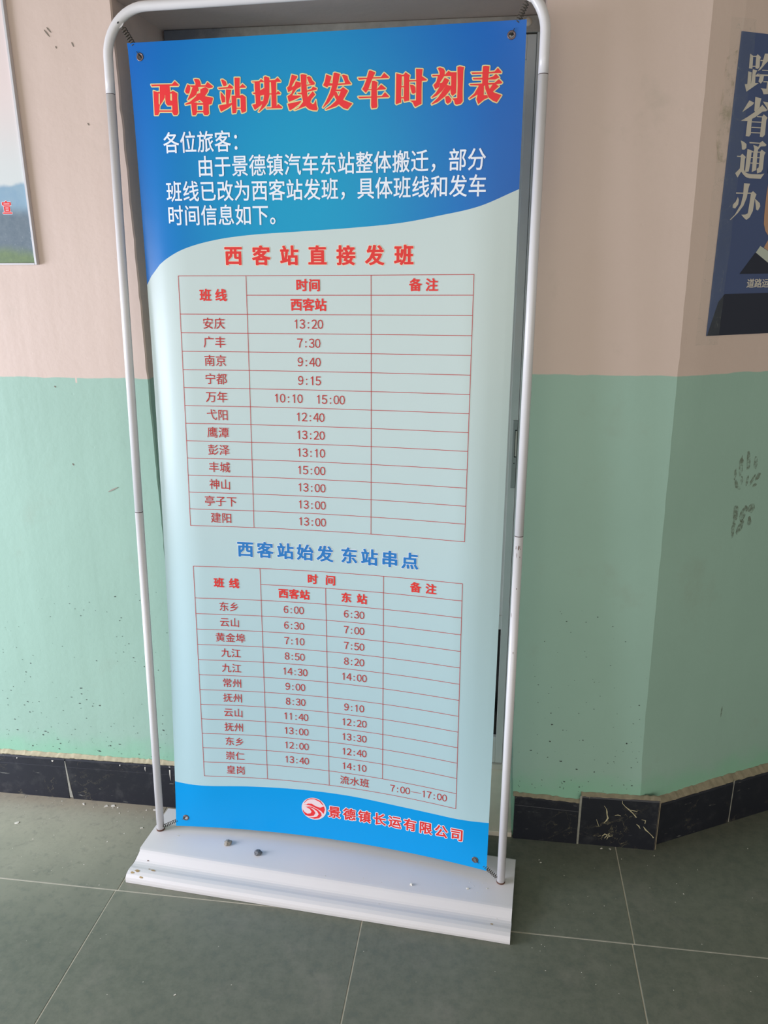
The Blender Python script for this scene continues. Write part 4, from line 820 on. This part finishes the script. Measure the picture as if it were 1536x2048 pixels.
# ------------------------------------------------------------------ lettering
_glyph = {}
def glyph(ch):
    if ch in _glyph: return _glyph[ch]
    cu = bpy.data.curves.new('g', 'FONT'); cu.body = ch; cu.size = 1.0; cu.resolution_u = 2
    ob = bpy.data.objects.new('g', cu); C.objects.link(ob)
    bpy.context.view_layer.update()
    me = ob.to_mesh()
    vs = [(v.co.x, v.co.y) for v in me.vertices]
    fs = [tuple(p.vertices) for p in me.polygons]
    cnt = {}
    for p in me.polygons:
        for k in p.edge_keys: cnt[k] = cnt.get(k, 0) + 1
    be = [k for k, c in cnt.items() if c == 1]
    ob.to_mesh_clear()
    bpy.data.objects.remove(ob); bpy.data.curves.remove(cu)
    _glyph[ch] = (vs, fs, be)
    return _glyph[ch]
def hull(P):
    P = sorted(set(P))
    if len(P) < 3: return P
    def half(Q):
        h = []
        for p in Q:
            while len(h) > 1 and (h[-1][0] - h[-2][0]) * (p[1] - h[-2][1]) - (h[-1][1] - h[-2][1]) * (p[0] - h[-2][0]) <= 1e-14: h.pop()
            h.append(p)
        return h
    a, b = half(P), half(P[::-1])
    return a[:-1] + b[:-1]
def ccw(P):
    s = sum(P[i][0] * P[(i + 1) % len(P)][1] - P[(i + 1) % len(P)][0] * P[i][1] for i in range(len(P)))
    return P if s > 0 else P[::-1]
def union(polys, sc=1000.0):
    vs, fs, P = [], [], []
    for p in polys:
        p = ccw([(q[0] * sc, q[1] * sc) for q in p])
        if len(p) < 3: continue
        ar = sum(p[i][0] * p[(i + 1) % len(p)][1] - p[(i + 1) % len(p)][0] * p[i][1] for i in range(len(p)))
        if ar < 1e-5: continue
        fs.append(list(range(len(vs), len(vs) + len(p)))); vs += [Vector(q) for q in p]; P.append(p)
    r = delaunay_2d_cdt(vs, [], fs, 0, 1e-4)
    ov = np.array([tuple(v) for v in r[0]]); tri = np.array([tuple(f) for f in r[2]])
    c = ov[tri].mean(axis=1); inside = np.zeros(len(tri), bool)
    for p in P:
        q = np.array(p); lo, hi = q.min(0), q.max(0)
        idx = np.where(~inside & (c[:, 0] > lo[0]) & (c[:, 0] < hi[0]) & (c[:, 1] > lo[1]) & (c[:, 1] < hi[1]))[0]
        if not len(idx): continue
        x, y = c[idx, 0][:, None], c[idx, 1][:, None]
        x1, y1 = q[:, 0][None], q[:, 1][None]; q2 = np.roll(q, -1, axis=0); x2, y2 = q2[:, 0][None], q2[:, 1][None]
        cond = (y1 > y) != (y2 > y)
        with np.errstate(divide='ignore', invalid='ignore'):
            xi = (x2 - x1) * (y - y1) / (y2 - y1) + x1
        hit = (cond & (x < xi)).sum(axis=1) % 2 == 1
        inside[idx[hit]] = True
    return [(a / sc, b_ / sc) for a, b_ in ov], [tuple(int(i) for i in t) for t in tri[inside]]
def thick(edges, rx, ry, n=8):
    pen = [(rx * math.cos(2 * math.pi * i / n + 0.2), ry * math.sin(2 * math.pi * i / n + 0.2)) for i in range(n)]
    return [hull([(a[0] + p[0], a[1] + p[1]) for p in pen] + [(b[0] + p[0], b[1] + p[1]) for p in pen]) for a, b in edges]
def print_mesh(name, shapes, mat, parent, off, fn):
    V, F = [], []
    for vs, fs in shapes:
        b = len(V)
        V += [fn(x, y, off) for x, y in vs]
        F += [tuple(i + b for i in f) for f in fs]
    return mesh_obj(name, V, F, mat, parent)
ONE = ([(0.47, 0), (0.56, 0), (0.56, 0.735), (0.50, 0.735), (0.44, 0.66), (0.34, 0.61), (0.34, 0.54), (0.47, 0.59)], [tuple(range(8))])
HALF = '0123456789:'
FULL = {c: chr(0xFF10 + int(c)) for c in '0123456789'}
def place(ch, cx, cy, ex, ey):
    """glyph fill and outline edges, centred on its cell"""
    if ch == '1': vs, fs = ONE; be = [(i, (i + 1) % 8) for i in range(8)]
    elif ch in '0123456789': vs, fs, be = glyph(FULL[ch])
    elif ch == ':': vs, fs, be = glyph('：')
    else: vs, fs, be = glyph(ch)
    ys = 0.3575
    kx = 0.86 if ch in HALF else 1.0
    if ch == ':': kx = 0.6
    q = [(cx + (x - 0.5) * ex * kx, cy + (y - ys) * ey) for x, y in vs]
    if ch == ':':
        q = [(cx + (x - 0.25) * ex * 0.75, cy + (y - 0.30) * ey * 0.8 - 0.1 * ey) for x, y in vs]
    return q, fs, [(q[a], q[b]) for a, b in be]
def cells(text, cx, pitch):
    """x positions: full cells for hanzi, half cells for digits"""
    wd = [0.5 if c in HALF or c == ' ' else 1.0 for c in text]
    tot = sum(wd) * pitch; x = cx - tot / 2; out = []
    for c, w in zip(text, wd):
        out.append((c, x + w * pitch / 2)); x += w * pitch
    return [q for q in out if q[0] != ' ']
def text_shapes(chars, cy, ex, ey, bold=(0, 0), out=None):
    fill, line = [], []
    for ch, cx in chars:
        q, fs, be = place(ch, cx, cy, ex, ey)
        polys = [[q[i] for i in f] for f in fs]
        fill.append(union(polys + thick(be, *bold)) if bold[0] > 0 else (q, fs))
        if out: line.append(union(polys + thick(be, bold[0] + out, bold[1] + out)))
    return fill, line
def banner_text(name, chars, cy, ex, ey, mat, bold=(0, 0), out=None, out_mat=None):
    fill, line = text_shapes(chars, cy, ex, ey, bold, out)
    o = print_mesh(name, fill, M[mat], banner, 0.0009, SF)
    if out: print_mesh(name + '_outline', line, M[out_mat], banner, 0.0006, SF)
    return o
# title, every stroke drawn as its own shape then merged
fills, lines = [], []
for ch in TITLE:
    fills.append(union(ch))
    eds = [(p[i], p[(i + 1) % len(p)]) for p in ch for i in range(len(p))]
    lines.append(union([q for q in ch] + thick(eds, 0.0021, 0.0021)))
for a_, b_ in zip(fills, lines):
    print_mesh('title_character', [a_], M['red'], banner, 0.0009, SF)
    print_mesh('title_character_outline', [b_], M['yellow'], banner, 0.0006, SF)
# notice
P = 0.0371; X0 = 0.1262
def line_of(text, x): return [(c, x + P * i) for i, c in enumerate(text) if c != ' ']
for k, (txt, x, y) in enumerate((('各位旅客', X0, 1.6695), ('由于景德镇汽车东站整体搬迁', 0.1977, 1.6230), ('班线已改为西客站发班', X0, 1.5757), ('时间信息如下', X0, 1.5287))):
    ln = line_of(txt, x)
    extra = {0: [('：', X0 + P * 4)], 1: [('，', 0.1977 + P * 13)] + line_of('部分', 0.1977 + P * 14), 2: [('，', X0 + P * 10)] + line_of('具体班线和发车', X0 + P * 11), 3: [('。', X0 + P * 6)]}[k]
    if k in (1, 2):
        banner_text('notice_phrase', ln + extra[:1], y, 0.0365, 0.0425, 'ink_white', (0.00042, 0.00035)); ln, extra = extra[1:], []
    banner_text('notice_phrase', ln + extra, y, 0.0365, 0.0425, 'ink_white', (0.00042, 0.00035))
# section headings
for i, c in enumerate('西客站直接发班'): banner_text('heading_character', [(c, 0.2490 + 0.0607 * i)], 1.4487, 0.0400, 0.0405, 'red_head', (0.0016, 0.0011), 0.0011, 'cream')
for c, x in zip('西客站始发东站串点', (.2489, .2958, .3440, .3905, .4376, .4945, .5418, .5890, .6351)): banner_text('heading_character', [(c, x)], 0.8015, 0.0400, 0.0395, 'ink_blue', (0.0015, 0.0011), 0.0010, 'ink_white')
# table rules
def seg_shape(a, b, w=0.0006):
    (x0_, y0_), (x1_, y1_) = a, b
    n_ = max(1, int(math.hypot(x1_ - x0_, y1_ - y0_) / 0.02)); dx, dy = x1_ - x0_, y1_ - y0_; L = math.hypot(dx, dy)
    nx, ny = -dy / L * w, dx / L * w
    v, f = [], []
    for i in range(n_ + 1):
        t = i / n_; v += [(x0_ + dx * t + nx, y0_ + dy * t + ny), (x0_ + dx * t - nx, y0_ + dy * t - ny)]
    for i in range(n_): f.append((2 * i, 2 * i + 1, 2 * i + 3, 2 * i + 2))
    return v, f
def T1(r, u):   # v of rule r (0 top .. 14) at u
    t = (u - 0.123) / 0.633
    top = 1.4080 + 0.0038 * t; bot = 0.8540 + 0.0040 * t
    return top + (bot - top) * r / 14
def T2(r, u):
    t = (u - 0.1215) / 0.635
    top = 0.7550 + 0.0072 * t; bot = 0.2010 + 0.0005 * t + 0.020 * t * (1 - t)
    return top + (bot - top) * r / 14
c1 = (0.1245, 0.2745, 0.5447, 0.7562); c1b = (0.1207, 0.2712, 0.5452, 0.7558)
def cx1(i, r): return c1[i] + (c1b[i] - c1[i]) * r / 14
def hline(Tf, r, ua, ub):
    n_ = 64; vs = [];fs = []
    w = 0.0006
    for i in range(n_ + 1):
        u = ua + (ub - ua) * i / n_; v = Tf(r, u); vs += [(u, v - w), (u, v + w)]
    for i in range(n_): fs.append((2 * i, 2 * i + 2, 2 * i + 3, 2 * i + 1))
    return vs, fs
L1 = [hline(T1, r, cx1(0, r) - 0.0006 if r != 1 else cx1(1, r), cx1(3, r) + 0.0006) for r in range(15)]
def vline(cf, Tf, r0, r1):
    vs, fs = [], []; w = 0.0006; n_ = 28
    for i in range(n_ + 1):
        r = r0 + (r1 - r0) * i / n_; u = cf(r); v = Tf(r, u); vs += [(u + w, v), (u - w, v)]
    for i in range(n_): fs.append((2 * i, 2 * i + 1, 2 * i + 3, 2 * i + 2))
    return vs, fs
for i in range(4): L1.append(vline(lambda r, i=i: cx1(i, r), T1, 0, 14))
print_mesh('table_rules', L1, M['red_line'], banner, 0.0006, SF)
c2 = (0.1222, 0.2820, 0.4378, 0.5748, 0.7545); c2b = (0.1228, 0.2842, 0.4420, 0.5766, 0.7575)
def cx2(i, r): return c2[i] + (c2b[i] - c2[i]) * r / 14
L2 = [hline(T2, r, (cx2(0, r) if r != 1 else cx2(1, r)), cx2(4, r)) for r in range(15)]
for i, (ra, rb) in ((0, (0, 14)), (1, (0, 14)), (2, (1, 14)), (3, (0, 13)), (4, (0, 14))): L2.append(vline(lambda r, i=i: cx2(i, r), T2, ra, rb))
print_mesh('table_rules', L2, M['red_line'], banner, 0.0006, SF)
# table one
HB = (0.0009, 0.0007)
banner_text('column_heading', [('班', .1830), ('线', .2175)], T1(1, .2) - 0.0005, .0262, .0262, 'red_head', HB)
banner_text('column_heading', [('时', .3960), ('间', .4235)], T1(0.5, .41), .0262, .0262, 'red_head', HB)
banner_text('column_heading', [('西', .3830), ('客', .4095), ('站', .4360)], T1(1.5, .41), .0262, .0262, 'red_head', HB)
banner_text('column_heading', [('备', .6378), ('注', .6715)], T1(0.5, .65), .0262, .0262, 'red_head', HB)
ROWS1 = [('安庆', '13:20'), ('广丰', '7:30'), ('南京', '9:40'), ('宁都', '9:15'), ('万年', None), ('弋阳', '12:40'), ('鹰潭', '13:20'), ('彭泽', '13:10'), ('丰城', '15:00'), ('神山', '13:00'), ('亭子下', '13:00'), ('建阳', '13:00')]
TB = (0.00012, 0.00012)
for i, (nm, tm) in enumerate(ROWS1):
    r = i + 2.5
    banner_text('route_name', cells(nm, 0.1985 - 0.0035 * i / 11, 0.0256), T1(r, .2), .0252, .0256, 'red_line', TB)
    if tm: banner_text('departure_time', cells(tm, 0.4085, 0.0262), T1(r, .41), .0262, .0254, 'red_line', TB)
    else:
        for tt_, xx_ in (('10:10', 0.3600), ('15:00', 0.4545)): banner_text('departure_time', cells(tt_, xx_, 0.0262), T1(r, .41), .0262, .0254, 'red_line', TB)
# table two
banner_text('column_heading', [('班', .1822), ('线', .2185)], T2(1, .2), .0250, .0250, 'red_head', HB)
banner_text('column_heading', [('时', .4071), ('间', .4499)], T2(0.5, .43), .0250, .0250, 'red_head', HB)
banner_text('column_heading', [('备', .6490), ('注', .6842)], T2(0.5, .665), .0250, .0250, 'red_head', HB)
banner_text('column_heading', [('西', .3365), ('客', .3620), ('站', .3875)], T2(1.5, .36), .0245, .0245, 'red_head', HB)
banner_text('column_heading', [('东', .4872), ('站', .5244)], T2(1.5, .505), .0250, .0250, 'red_head', HB)
ROWS2 = [('东乡', '6:00', '6:30'), ('云山', '6:30', '7:00'), ('黄金埠', '7:10', '7:50'), ('九江', '8:50', '8:20'), ('九江', '14:30', '14:00'), ('常州', '9:00', None), ('抚州', '8:30', '9:10'), ('云山', '11:40', '12:20'), ('抚州', '13:00', '13:30'), ('东乡', '12:00', '12:40'), ('崇仁', '13:40', '14:10'), ('皇岗', None, None)]
for i, (nm, ta, tb) in enumerate(ROWS2):
    r = i + 2.5
    banner_text('route_name', cells(nm, 0.2040, 0.0248), T2(r, .2), .0242, .0246, 'red_line', TB)
    if ta: banner_text('departure_time', cells(ta, 0.3605, 0.0250), T2(r, .36), .0252, .0244, 'red_line', TB)
    if tb: banner_text('departure_time', cells(tb, 0.5055, 0.0250), T2(r, .505), .0252, .0244, 'red_line', TB)
banner_text('departure_time', cells('流水班', 0.5065, 0.0250), T2(13.5, .505), .0246, .0246, 'red_line', TB)
dash = ([(0.6475, -0.0006), (0.6725, -0.0006), (0.6725, 0.0006), (0.6475, 0.0006)], [(0, 1, 2, 3)])
vd = T2(13.5, .665)
fill, _ = text_shapes(cells('7:00', 0.6205, 0.0250) + cells('17:00', 0.7045, 0.0250), vd, .0252, .0244, TB)
print_mesh('departure_time', fill + [([(x, y + vd) for x, y in dash[0]], dash[1])], M['red_line'], banner, 0.0006, SF)
# company line and emblem
banner_text('company_lettering', [(c, 0.4551 + 0.0384 * i) for i, c in enumerate('景德镇长运有限公司')], 0.1318, 0.0330, 0.0345, 'red_head', (0.0010, 0.0008), 0.0017, 'ink_white')
disc = lambda r, n_=40: ([(0.4026 + r * math.cos(2 * math.pi * i / n_), 0.1345 + r * 0.97 * math.sin(2 * math.pi * i / n_)) for i in range(n_)], [tuple(range(n_))])
em = print_mesh('emblem_disc', [disc(0.0318)], M['pink'], banner, 0.0006, SF)
em2 = print_mesh('emblem_swirl', [union([p]) for p in LOGO], M['red'], banner, 0.0009, SF)

# ------------------------------------------------------------------ framed landscape on the left wall
pic = empty('framed_print', (-0.55, YW, 1.43))
tag(pic, 'thin silver framed landscape print of misty mountains on the left wall', 'picture')
PX0, PX1, PZ0, PZ1, PY = -0.98, -0.1768, 1.4295, 2.62, YW - 0.011
ky = NT('mountain_print')
p = ky.pos(); sp = ky.n('ShaderNodeSeparateXYZ'); ky.l(p, sp.inputs[0])
nz = ky.noise(p, 9, 4); hz = ky.math('ADD', sp.outputs[2], ky.math('MULTIPLY', ky.math('SUBTRACT', nz, 0.5), 0.05))
# everything below is printed picture content
sky = ky.mix(ky.ramp(sp.outputs[2], 1.60, 1.80), lin((212, 216, 214)), lin((228, 212, 208)))
far = ky.mix(ky.noise(p, 30, 4), lin((122, 156, 184)), lin((158, 184, 196)))
near = ky.mix(ky.noise(p, 60, 5, 0.7), lin((84, 102, 118)), lin((128, 140, 148)))
grn = ky.mix(ky.noise(p, 70, 4, 0.7), lin((84, 104, 88)), lin((136, 156, 108)))
c = ky.mix(ky.ramp(hz, 1.606, 1.596), sky, far)
c = ky.mix(ky.ramp(ky.math('ADD', hz, ky.math('MULTIPLY', sp.outputs[0], 0.12)), 1.535, 1.492), c, near)
c = ky.mix(ky.math('MULTIPLY', ky.ramp(ky.noise(p, 90, 5, 0.7), 0.60, 0.72), ky.ramp(hz, 1.515, 1.48)), c, lin((176, 184, 184)))
c = ky.mix(ky.ramp(ky.math('ADD', hz, ky.math('MULTIPLY', sp.outputs[0], 0.20)), 1.432, 1.398), c, grn)
ky.col(c); ky.b.inputs['Roughness'].default_value = 0.25
sheet = box('print_sheet', (PX0, PY + 0.004, PZ0), (PX1, YW - 0.001, PZ1), ky.m, pic)
for a, b in (((PX1 - 0.0050, PY, PZ0 - 0.002), (PX1 + 0.0008, YW, PZ1)), ((PX0, PY, PZ0 - 0.002), (PX0 + 0.006, YW, PZ1)), ((PX0 + 0.006, PY, PZ0 - 0.002), (PX1 - 0.0050, YW, PZ0 + 0.0020)), ((PX0 + 0.006, PY, PZ1 - 0.006), (PX1 - 0.0050, YW, PZ1))):
    box('frame_bar', a, b, M['silver'], pic, 0.0008)
PF = lambda x, y, off: Vector((x, PY + 0.004 - off, y))
f_, l_ = text_shapes([('宣', -0.2318)], 1.5478, 0.0235, 0.0290, (0.0008, 0.0006), 0.0009)
print_mesh('print_lettering', f_, M['red_head'], sheet, 0.0006, PF)
print_mesh('print_lettering_outline', l_, M['ink_white'], sheet, 0.0003, PF)

# ------------------------------------------------------------------ poster on the right wall
po = empty('poster', tuple(RW(0.35, 1.28, 0.0)))
tag(po, 'dark navy poster with large pale characters taped to the shaded right wall', 'poster')
S0p, S1p, Z0p, Z1p = 0.0555, 0.62, 1.2814, 1.8462
def wav(s, z):
    e = max(0, 0.03 - (s - S0p)) / 0.03
    return 0.0012 + 0.0012 * noise.noise(Vector((s * 14, z * 9, 1))) + 0.0015 * e * (0.5 + noise.noise(Vector((0, z * 30, 4))))
V, F = [], []; na, nb = 24, 24
for i in range(na + 1):
    for j in range(nb + 1):
        s = S0p + (S1p - S0p) * i / na; z = Z0p + (Z1p - Z0p) * j / nb
        V.append(RW(s, z, 0.0015))
for i in range(na):
    for j in range(nb):
        a = i * (nb + 1) + j; F.append((a, a + nb + 1, a + nb + 2, a + 1))
ps = mesh_obj('poster_sheet', V, F, M['navy'], po)
sm = ps.modifiers.new('solidify', 'SOLIDIFY'); sm.thickness = 0.0006; sm.offset = -1
PS = lambda s, z, off: RW(s, z, 0.0015 + off)
SH = POSTER_SHAPES
print_mesh('dark_band', [union([[(0.0911, 1.3661), (0.62, 1.3661), (0.62, 1.2816), (0.0571, 1.2816), (0.0663, 1.3139), (0.0765, 1.3502)]])], M['navy_dark'], ps, 0.0003, PS)
def shape(key): return [union([[(max(a, 0.056), b) for a, b in SH[key]]])]
print_mesh('printed_suit', [union([[(0.1585, 1.4482), (0.123, 1.4057), (0.3426, 1.4057), (0.3070, 1.4482), (0.2683, 1.4271), (0.2330, 1.4085), (0.1973, 1.4271)]])], M['navy_dark'], ps, 0.0003, PS)
print_mesh('printed_neck', [union([[(0.1895, 1.475), (0.1794, 1.4581), (0.1988, 1.4481), (0.2328, 1.4150), (0.2668, 1.4481), (0.2862, 1.4581), (0.2761, 1.475)]])], M['skin'], ps, 0.0003, PS)
print_mesh('printed_collar', shape('collar'), M['collar'], ps, 0.0005, PS)
print_mesh('printed_collar', [union([[(0.4656 - a, b_) for a, b_ in SH['collar']]])], M['collar'], ps, 0.0005, PS)
face = [(0.1665, 1.62), (0.1665, 1.60), (0.1685, 1.5828), (0.1674, 1.56), (0.1688, 1.5217), (0.171, 1.5042), (0.1775, 1.4906), (0.1873, 1.4809), (0.2078, 1.473), (0.2328, 1.4705)]
face += [(0.4656 - a, b_) for a, b_ in reversed(face[:-1])]
hair = [(0.163, 1.60), (0.171, 1.612), (0.19, 1.622), (0.2328, 1.627), (0.2756, 1.622), (0.2946, 1.612), (0.3026, 1.60), (0.304, 1.635), (0.294, 1.662), (0.27, 1.678), (0.2328, 1.684), (0.1956, 1.678), (0.1716, 1.662), (0.1616, 1.635)]
print_mesh('printed_hair', [union([hair])], M['navy_dark'], ps, 0.0007, PS)
print_mesh('printed_face', [union([face])], M['skin'], ps, 0.0005, PS)
for ch in POSTER_CHARS: print_mesh('poster_character', [union(ch)], M['poster_ink'], ps, 0.0007, PS)
f_, _ = text_shapes([('道', .1560), ('路', .1765), ('运', .1968)], 1.3862, 0.0205, 0.0195, (0.0005, 0.0003))
print_mesh('poster_small_lettering', f_, M['poster_ink'], ps, 0.0007, PS)
# clear tape along the left edge and glue left on the wall
kt = NT('clear_tape'); kt.col(lin((190, 200, 190))); kt.b.inputs['Roughness'].default_value = 0.22
kt.b.inputs['Alpha'].default_value = 0.10
w_ = kt.noise(kt.pos(), 45, 4, 0.7); kt.bump(w_, 0.9, 0.004)
kt.l(kt.math('ADD', kt.math('MULTIPLY', kt.ramp(kt.math('ABSOLUTE', kt.math('SUBTRACT', kt.noise(kt.pos(), 26, 3), 0.5)), 0.006, 0.0), 0.16), 0.05), kt.b.inputs['Alpha'])
V = [];F = []
for j in range(31):
    z = 1.262 + (1.868 - 1.262) * j / 30
    e = 0.004 * noise.noise(Vector((3, 0, z * 12)))
    V += [RW(0.030 + e, z, 0.0008), RW(0.054, z, 0.0010), RW(0.0575, z, 0.0031), RW(0.088 + e, z, 0.0029)]
for j in range(30):
    for k in range(3): F.append((j * 4 + k, j * 4 + k + 1, j * 4 + k + 5, j * 4 + k + 4))
mesh_obj('clear_tape', V, F, kt.m, po)
kq = NT('glue_residue'); kq.col(lin((176, 172, 140))); kq.b.inputs['Roughness'].default_value = 0.5
kq.l(kq.math('MULTIPLY', kq.ramp(kq.noise(kq.pos(), 35, 5, 0.65), 0.46, 0.66), 0.35), kq.b.inputs['Alpha'])
gq = random.Random(3)
pts = [(0.028, 1.80), (0.052, 1.815), (0.054, 1.62), (0.040, 1.60), (0.024, 1.66)]
mesh_obj('glue_residue', [RW(a, b, 0.0005) for a, b in pts], [tuple(reversed(range(5)))], kq.m, po)

# ------------------------------------------------------------------ debris
def chip_mesh(r, flat=True):
    n_ = r.choice((4, 5, 6)); top, bot = [], []
    for i in range(n_):
        a = 2 * math.pi * (i + r.uniform(-0.3, 0.3)) / n_; k = r.uniform(0.6, 1.2)
        top.append((k * math.cos(a) * 0.9, k * math.sin(a) * 0.6, 0.35 + r.uniform(-0.1, 0.25)))
        bot.append((k * math.cos(a), k * math.sin(a) * 0.7, 0.0))
    V = bot + top
    F = [tuple(reversed(range(n_))), tuple(range(n_, 2 * n_))] + [(i, (i + 1) % n_, n_ + (i + 1) % n_, n_ + i) for i in range(n_)]
    return V, F
cr = random.Random(21)
chip_meshes = []
for k in range(6):
    V, F = chip_mesh(cr); me = bpy.data.meshes.new('paint_chip'); me.from_pydata(V, [], F); me.materials.append(M['chip']); chip_meshes.append(me)
def chip(loc, size, label, group, mat=None, name='paint_chip', cat='paint chip', flat=0.5):
    o = bpy.data.objects.new(name, cr.choice(chip_meshes)); C.objects.link(o)
    o.location = loc; o.rotation_euler = (0, 0, cr.uniform(0, 6.28)); o.scale = (size, size, size * flat)
    tag(o, label, cat, group)
    return o
def grit(name, label, items, z0=0.0):
    """many tiny crumbs nobody could count, one object"""
    V, F = [], []
    for p, s in items:
        cv, cf = chip_mesh(cr); a = cr.uniform(0, 6.28); b0 = len(V)
        for x, y, z in cv: V.append((p[0] + s * (x * math.cos(a) - y * math.sin(a)), p[1] + s * (x * math.sin(a) + y * math.cos(a)), p[2] + s * z * 0.6))
        F += [tuple(q + b0 for q in f) for f in cf]
    o = mesh_obj(name, V, F, M['chip']); tag(o, label, 'grit', None, 'stuff')
    return o
G1 = 'flakes fallen along the left skirting'
chip((-0.1684, -0.0225, 0.0), .0088, 'long pinkish flake at the foot of the left skirting, left of a touching pair', G1, flat=0.3)
chip((-0.1500, -0.0190, 0.0), .0082, 'long pinkish flake at the foot of the left skirting, right of a touching pair', G1, flat=0.3)
chip((-0.2345, -0.0210, 0.0), .0062, 'small pinkish flake at the foot of the left skirting, nearest the slanting tile joint', G1, flat=0.4)
chip((-0.0280, -0.0200, 0.0), .0055, 'white flake at the foot of the skirting just behind the left pole', G1, flat=0.4)
G2 = 'loose chips on the floor left of the stand'
chip((-0.3735, -0.1180, 0.0), .0070, 'largest white chip on the open floor left of the stand', G2)
chip((-0.0327, -0.0938, 0.0), .0060, 'white chip on the floor just left of the rear corner of the white base', G2)
chip((-0.2967, -0.1710, 0.0), .0030, 'tiny white chip on the open floor, right of and nearer than the largest one', G2)
G3 = 'chips below the corner skirting'
chip((1.165, -0.0125, 0.0), .0040, 'pale chip at the foot of the veined black tile, left one of two', G3)
chip((1.187, -0.0125, 0.0), .0040, 'pale chip at the foot of the veined black tile, right one of two', G3)
chip((1.294, -0.0220, 0.0), .0030, 'pale chip at the foot of the outer wall corner', G3)
chip((1.0085, -0.0840, 0.0), .0030, 'pale chip alone on the dark floor just right of the white base', G3)
items = []
for x, y, s in ((-0.146, -0.026, .003), (-0.133, -0.024, .003), (-0.05, -0.024, .003), (-0.118, -0.045, .0026), (-0.30, -0.018, .0022), (-0.41, -0.014, .0022), (-0.20, -0.03, .002), (-0.25, -0.15, .0018), (-0.07, -0.12, .0018), (-0.10, -0.155, .0022), (-0.12, -0.24, .002), (-0.33, -0.21, .0016), (-0.19, -0.27, .0016), (-0.05, -0.30, .0016),
                (1.2107, -0.0449, .0016), (1.0060, -0.075, .0020), (1.3397, -0.1446, .0018), (1.535, 0.035, .002), (0.8977, -0.4215, .0014), (1.0789, -0.3999, .0014), (0.2467, -0.5654, .0036), (0.1685, -0.5445, .0016)):
    items.append(((x, y, 0.0), s))
for k in range(150):
    u_ = cr.random()
    if u_ < 0.45: x, y = cr.uniform(-0.48, 0.0), -0.008 - cr.random() ** 2 * 0.30
    elif u_ < 0.75: x, y = cr.uniform(-0.45, 1.5), -0.38 - cr.random() * 0.45
    else: x, y = cr.uniform(0.97, 1.55), -0.04 - cr.random() * 0.40
    if x > 1.25 and y > -0.05: continue
    items.append(((x, y, 0.0), cr.uniform(0.0006, 0.0015)))
grit('floor_grit', 'scattered pale grit on the tiles, thickest along the left skirting', items)
# chips and crumbs lying on the white base (u along the base, w towards the front)
G4 = 'white flakes on the base'
for u, w, s, fl, lab in ((0.665, 0.052, .0050, 1.3, 'upright white flake on the base, right of the middle and nearest its front edge'),
                         (0.797, 0.036, .0050, .9, 'pointed white flake on the base, just left of the foot of the right pole'),
                         (0.842, 0.026, .0034, .6, 'small white flake on the base, closest to the foot of the right pole'),
                         (0.055, 0.012, .0034, .5, 'white flake on the base, close to the foot of the left pole')):
    chip(tuple(on_base(u, w, -0.0003)), s, lab, G4, flat=fl)
bg_ = grit('fine_grit', None, [(tuple(on_base(u, w)), s) for u, w, s in ((0.55, 0.055, .0016), (0.595, 0.060, .0014), (0.46, 0.067, .0022), (0.76, 0.03, .0014), (0.81, 0.025, .0016), (0.82, 0.043, .0014), (0.60, 0.112, .0018), (0.87, 0.1, .0014), (0.75, 0.02, .001), (0.78, 0.05, .0012), (0.70, 0.015, .001), (0.34, 0.05, .0012), (0.72, 0.035, .001), (0.80, 0.015, .0016), (0.83, 0.012, .0014))])
del bg_['category']
attach(bg_, base)
def crumb(loc, r, mat, label, seed):
    bm = bmesh.new(); bmesh.ops.create_icosphere(bm, subdivisions=3, radius=r)
    for v_ in bm.verts:
        k = 1 + 0.35 * noise.noise(v_.co / r * 1.3 + Vector((seed, 0, 0))) + 0.15 * noise.noise(v_.co / r * 3.5 + Vector((seed, 2, 0)))
        v_.co = Vector((v_.co.x * k * 1.15, v_.co.y * k, max(v_.co.z * k * 0.75, -r * 0.45)))
    o = bm_obj('mortar_crumb', bm, M[mat]); o.location = Vector(loc) + Vector((0, 0, r * 0.45))
    tag(o, label, 'crumb')
crumb(on_base(0.1900, 0.0130), 0.0082, 'crumb', 'light brown mortar crumb on the white base, left one of two', 1)
crumb(on_base(0.2760, 0.0300), 0.0082, 'crumb_grey', 'darker grey mortar crumb on the white base, right one of two', 6)
print('TRIS', sum(len(o.data.polygons) for o in scene.objects if o.type == 'MESH'), len(scene.objects))
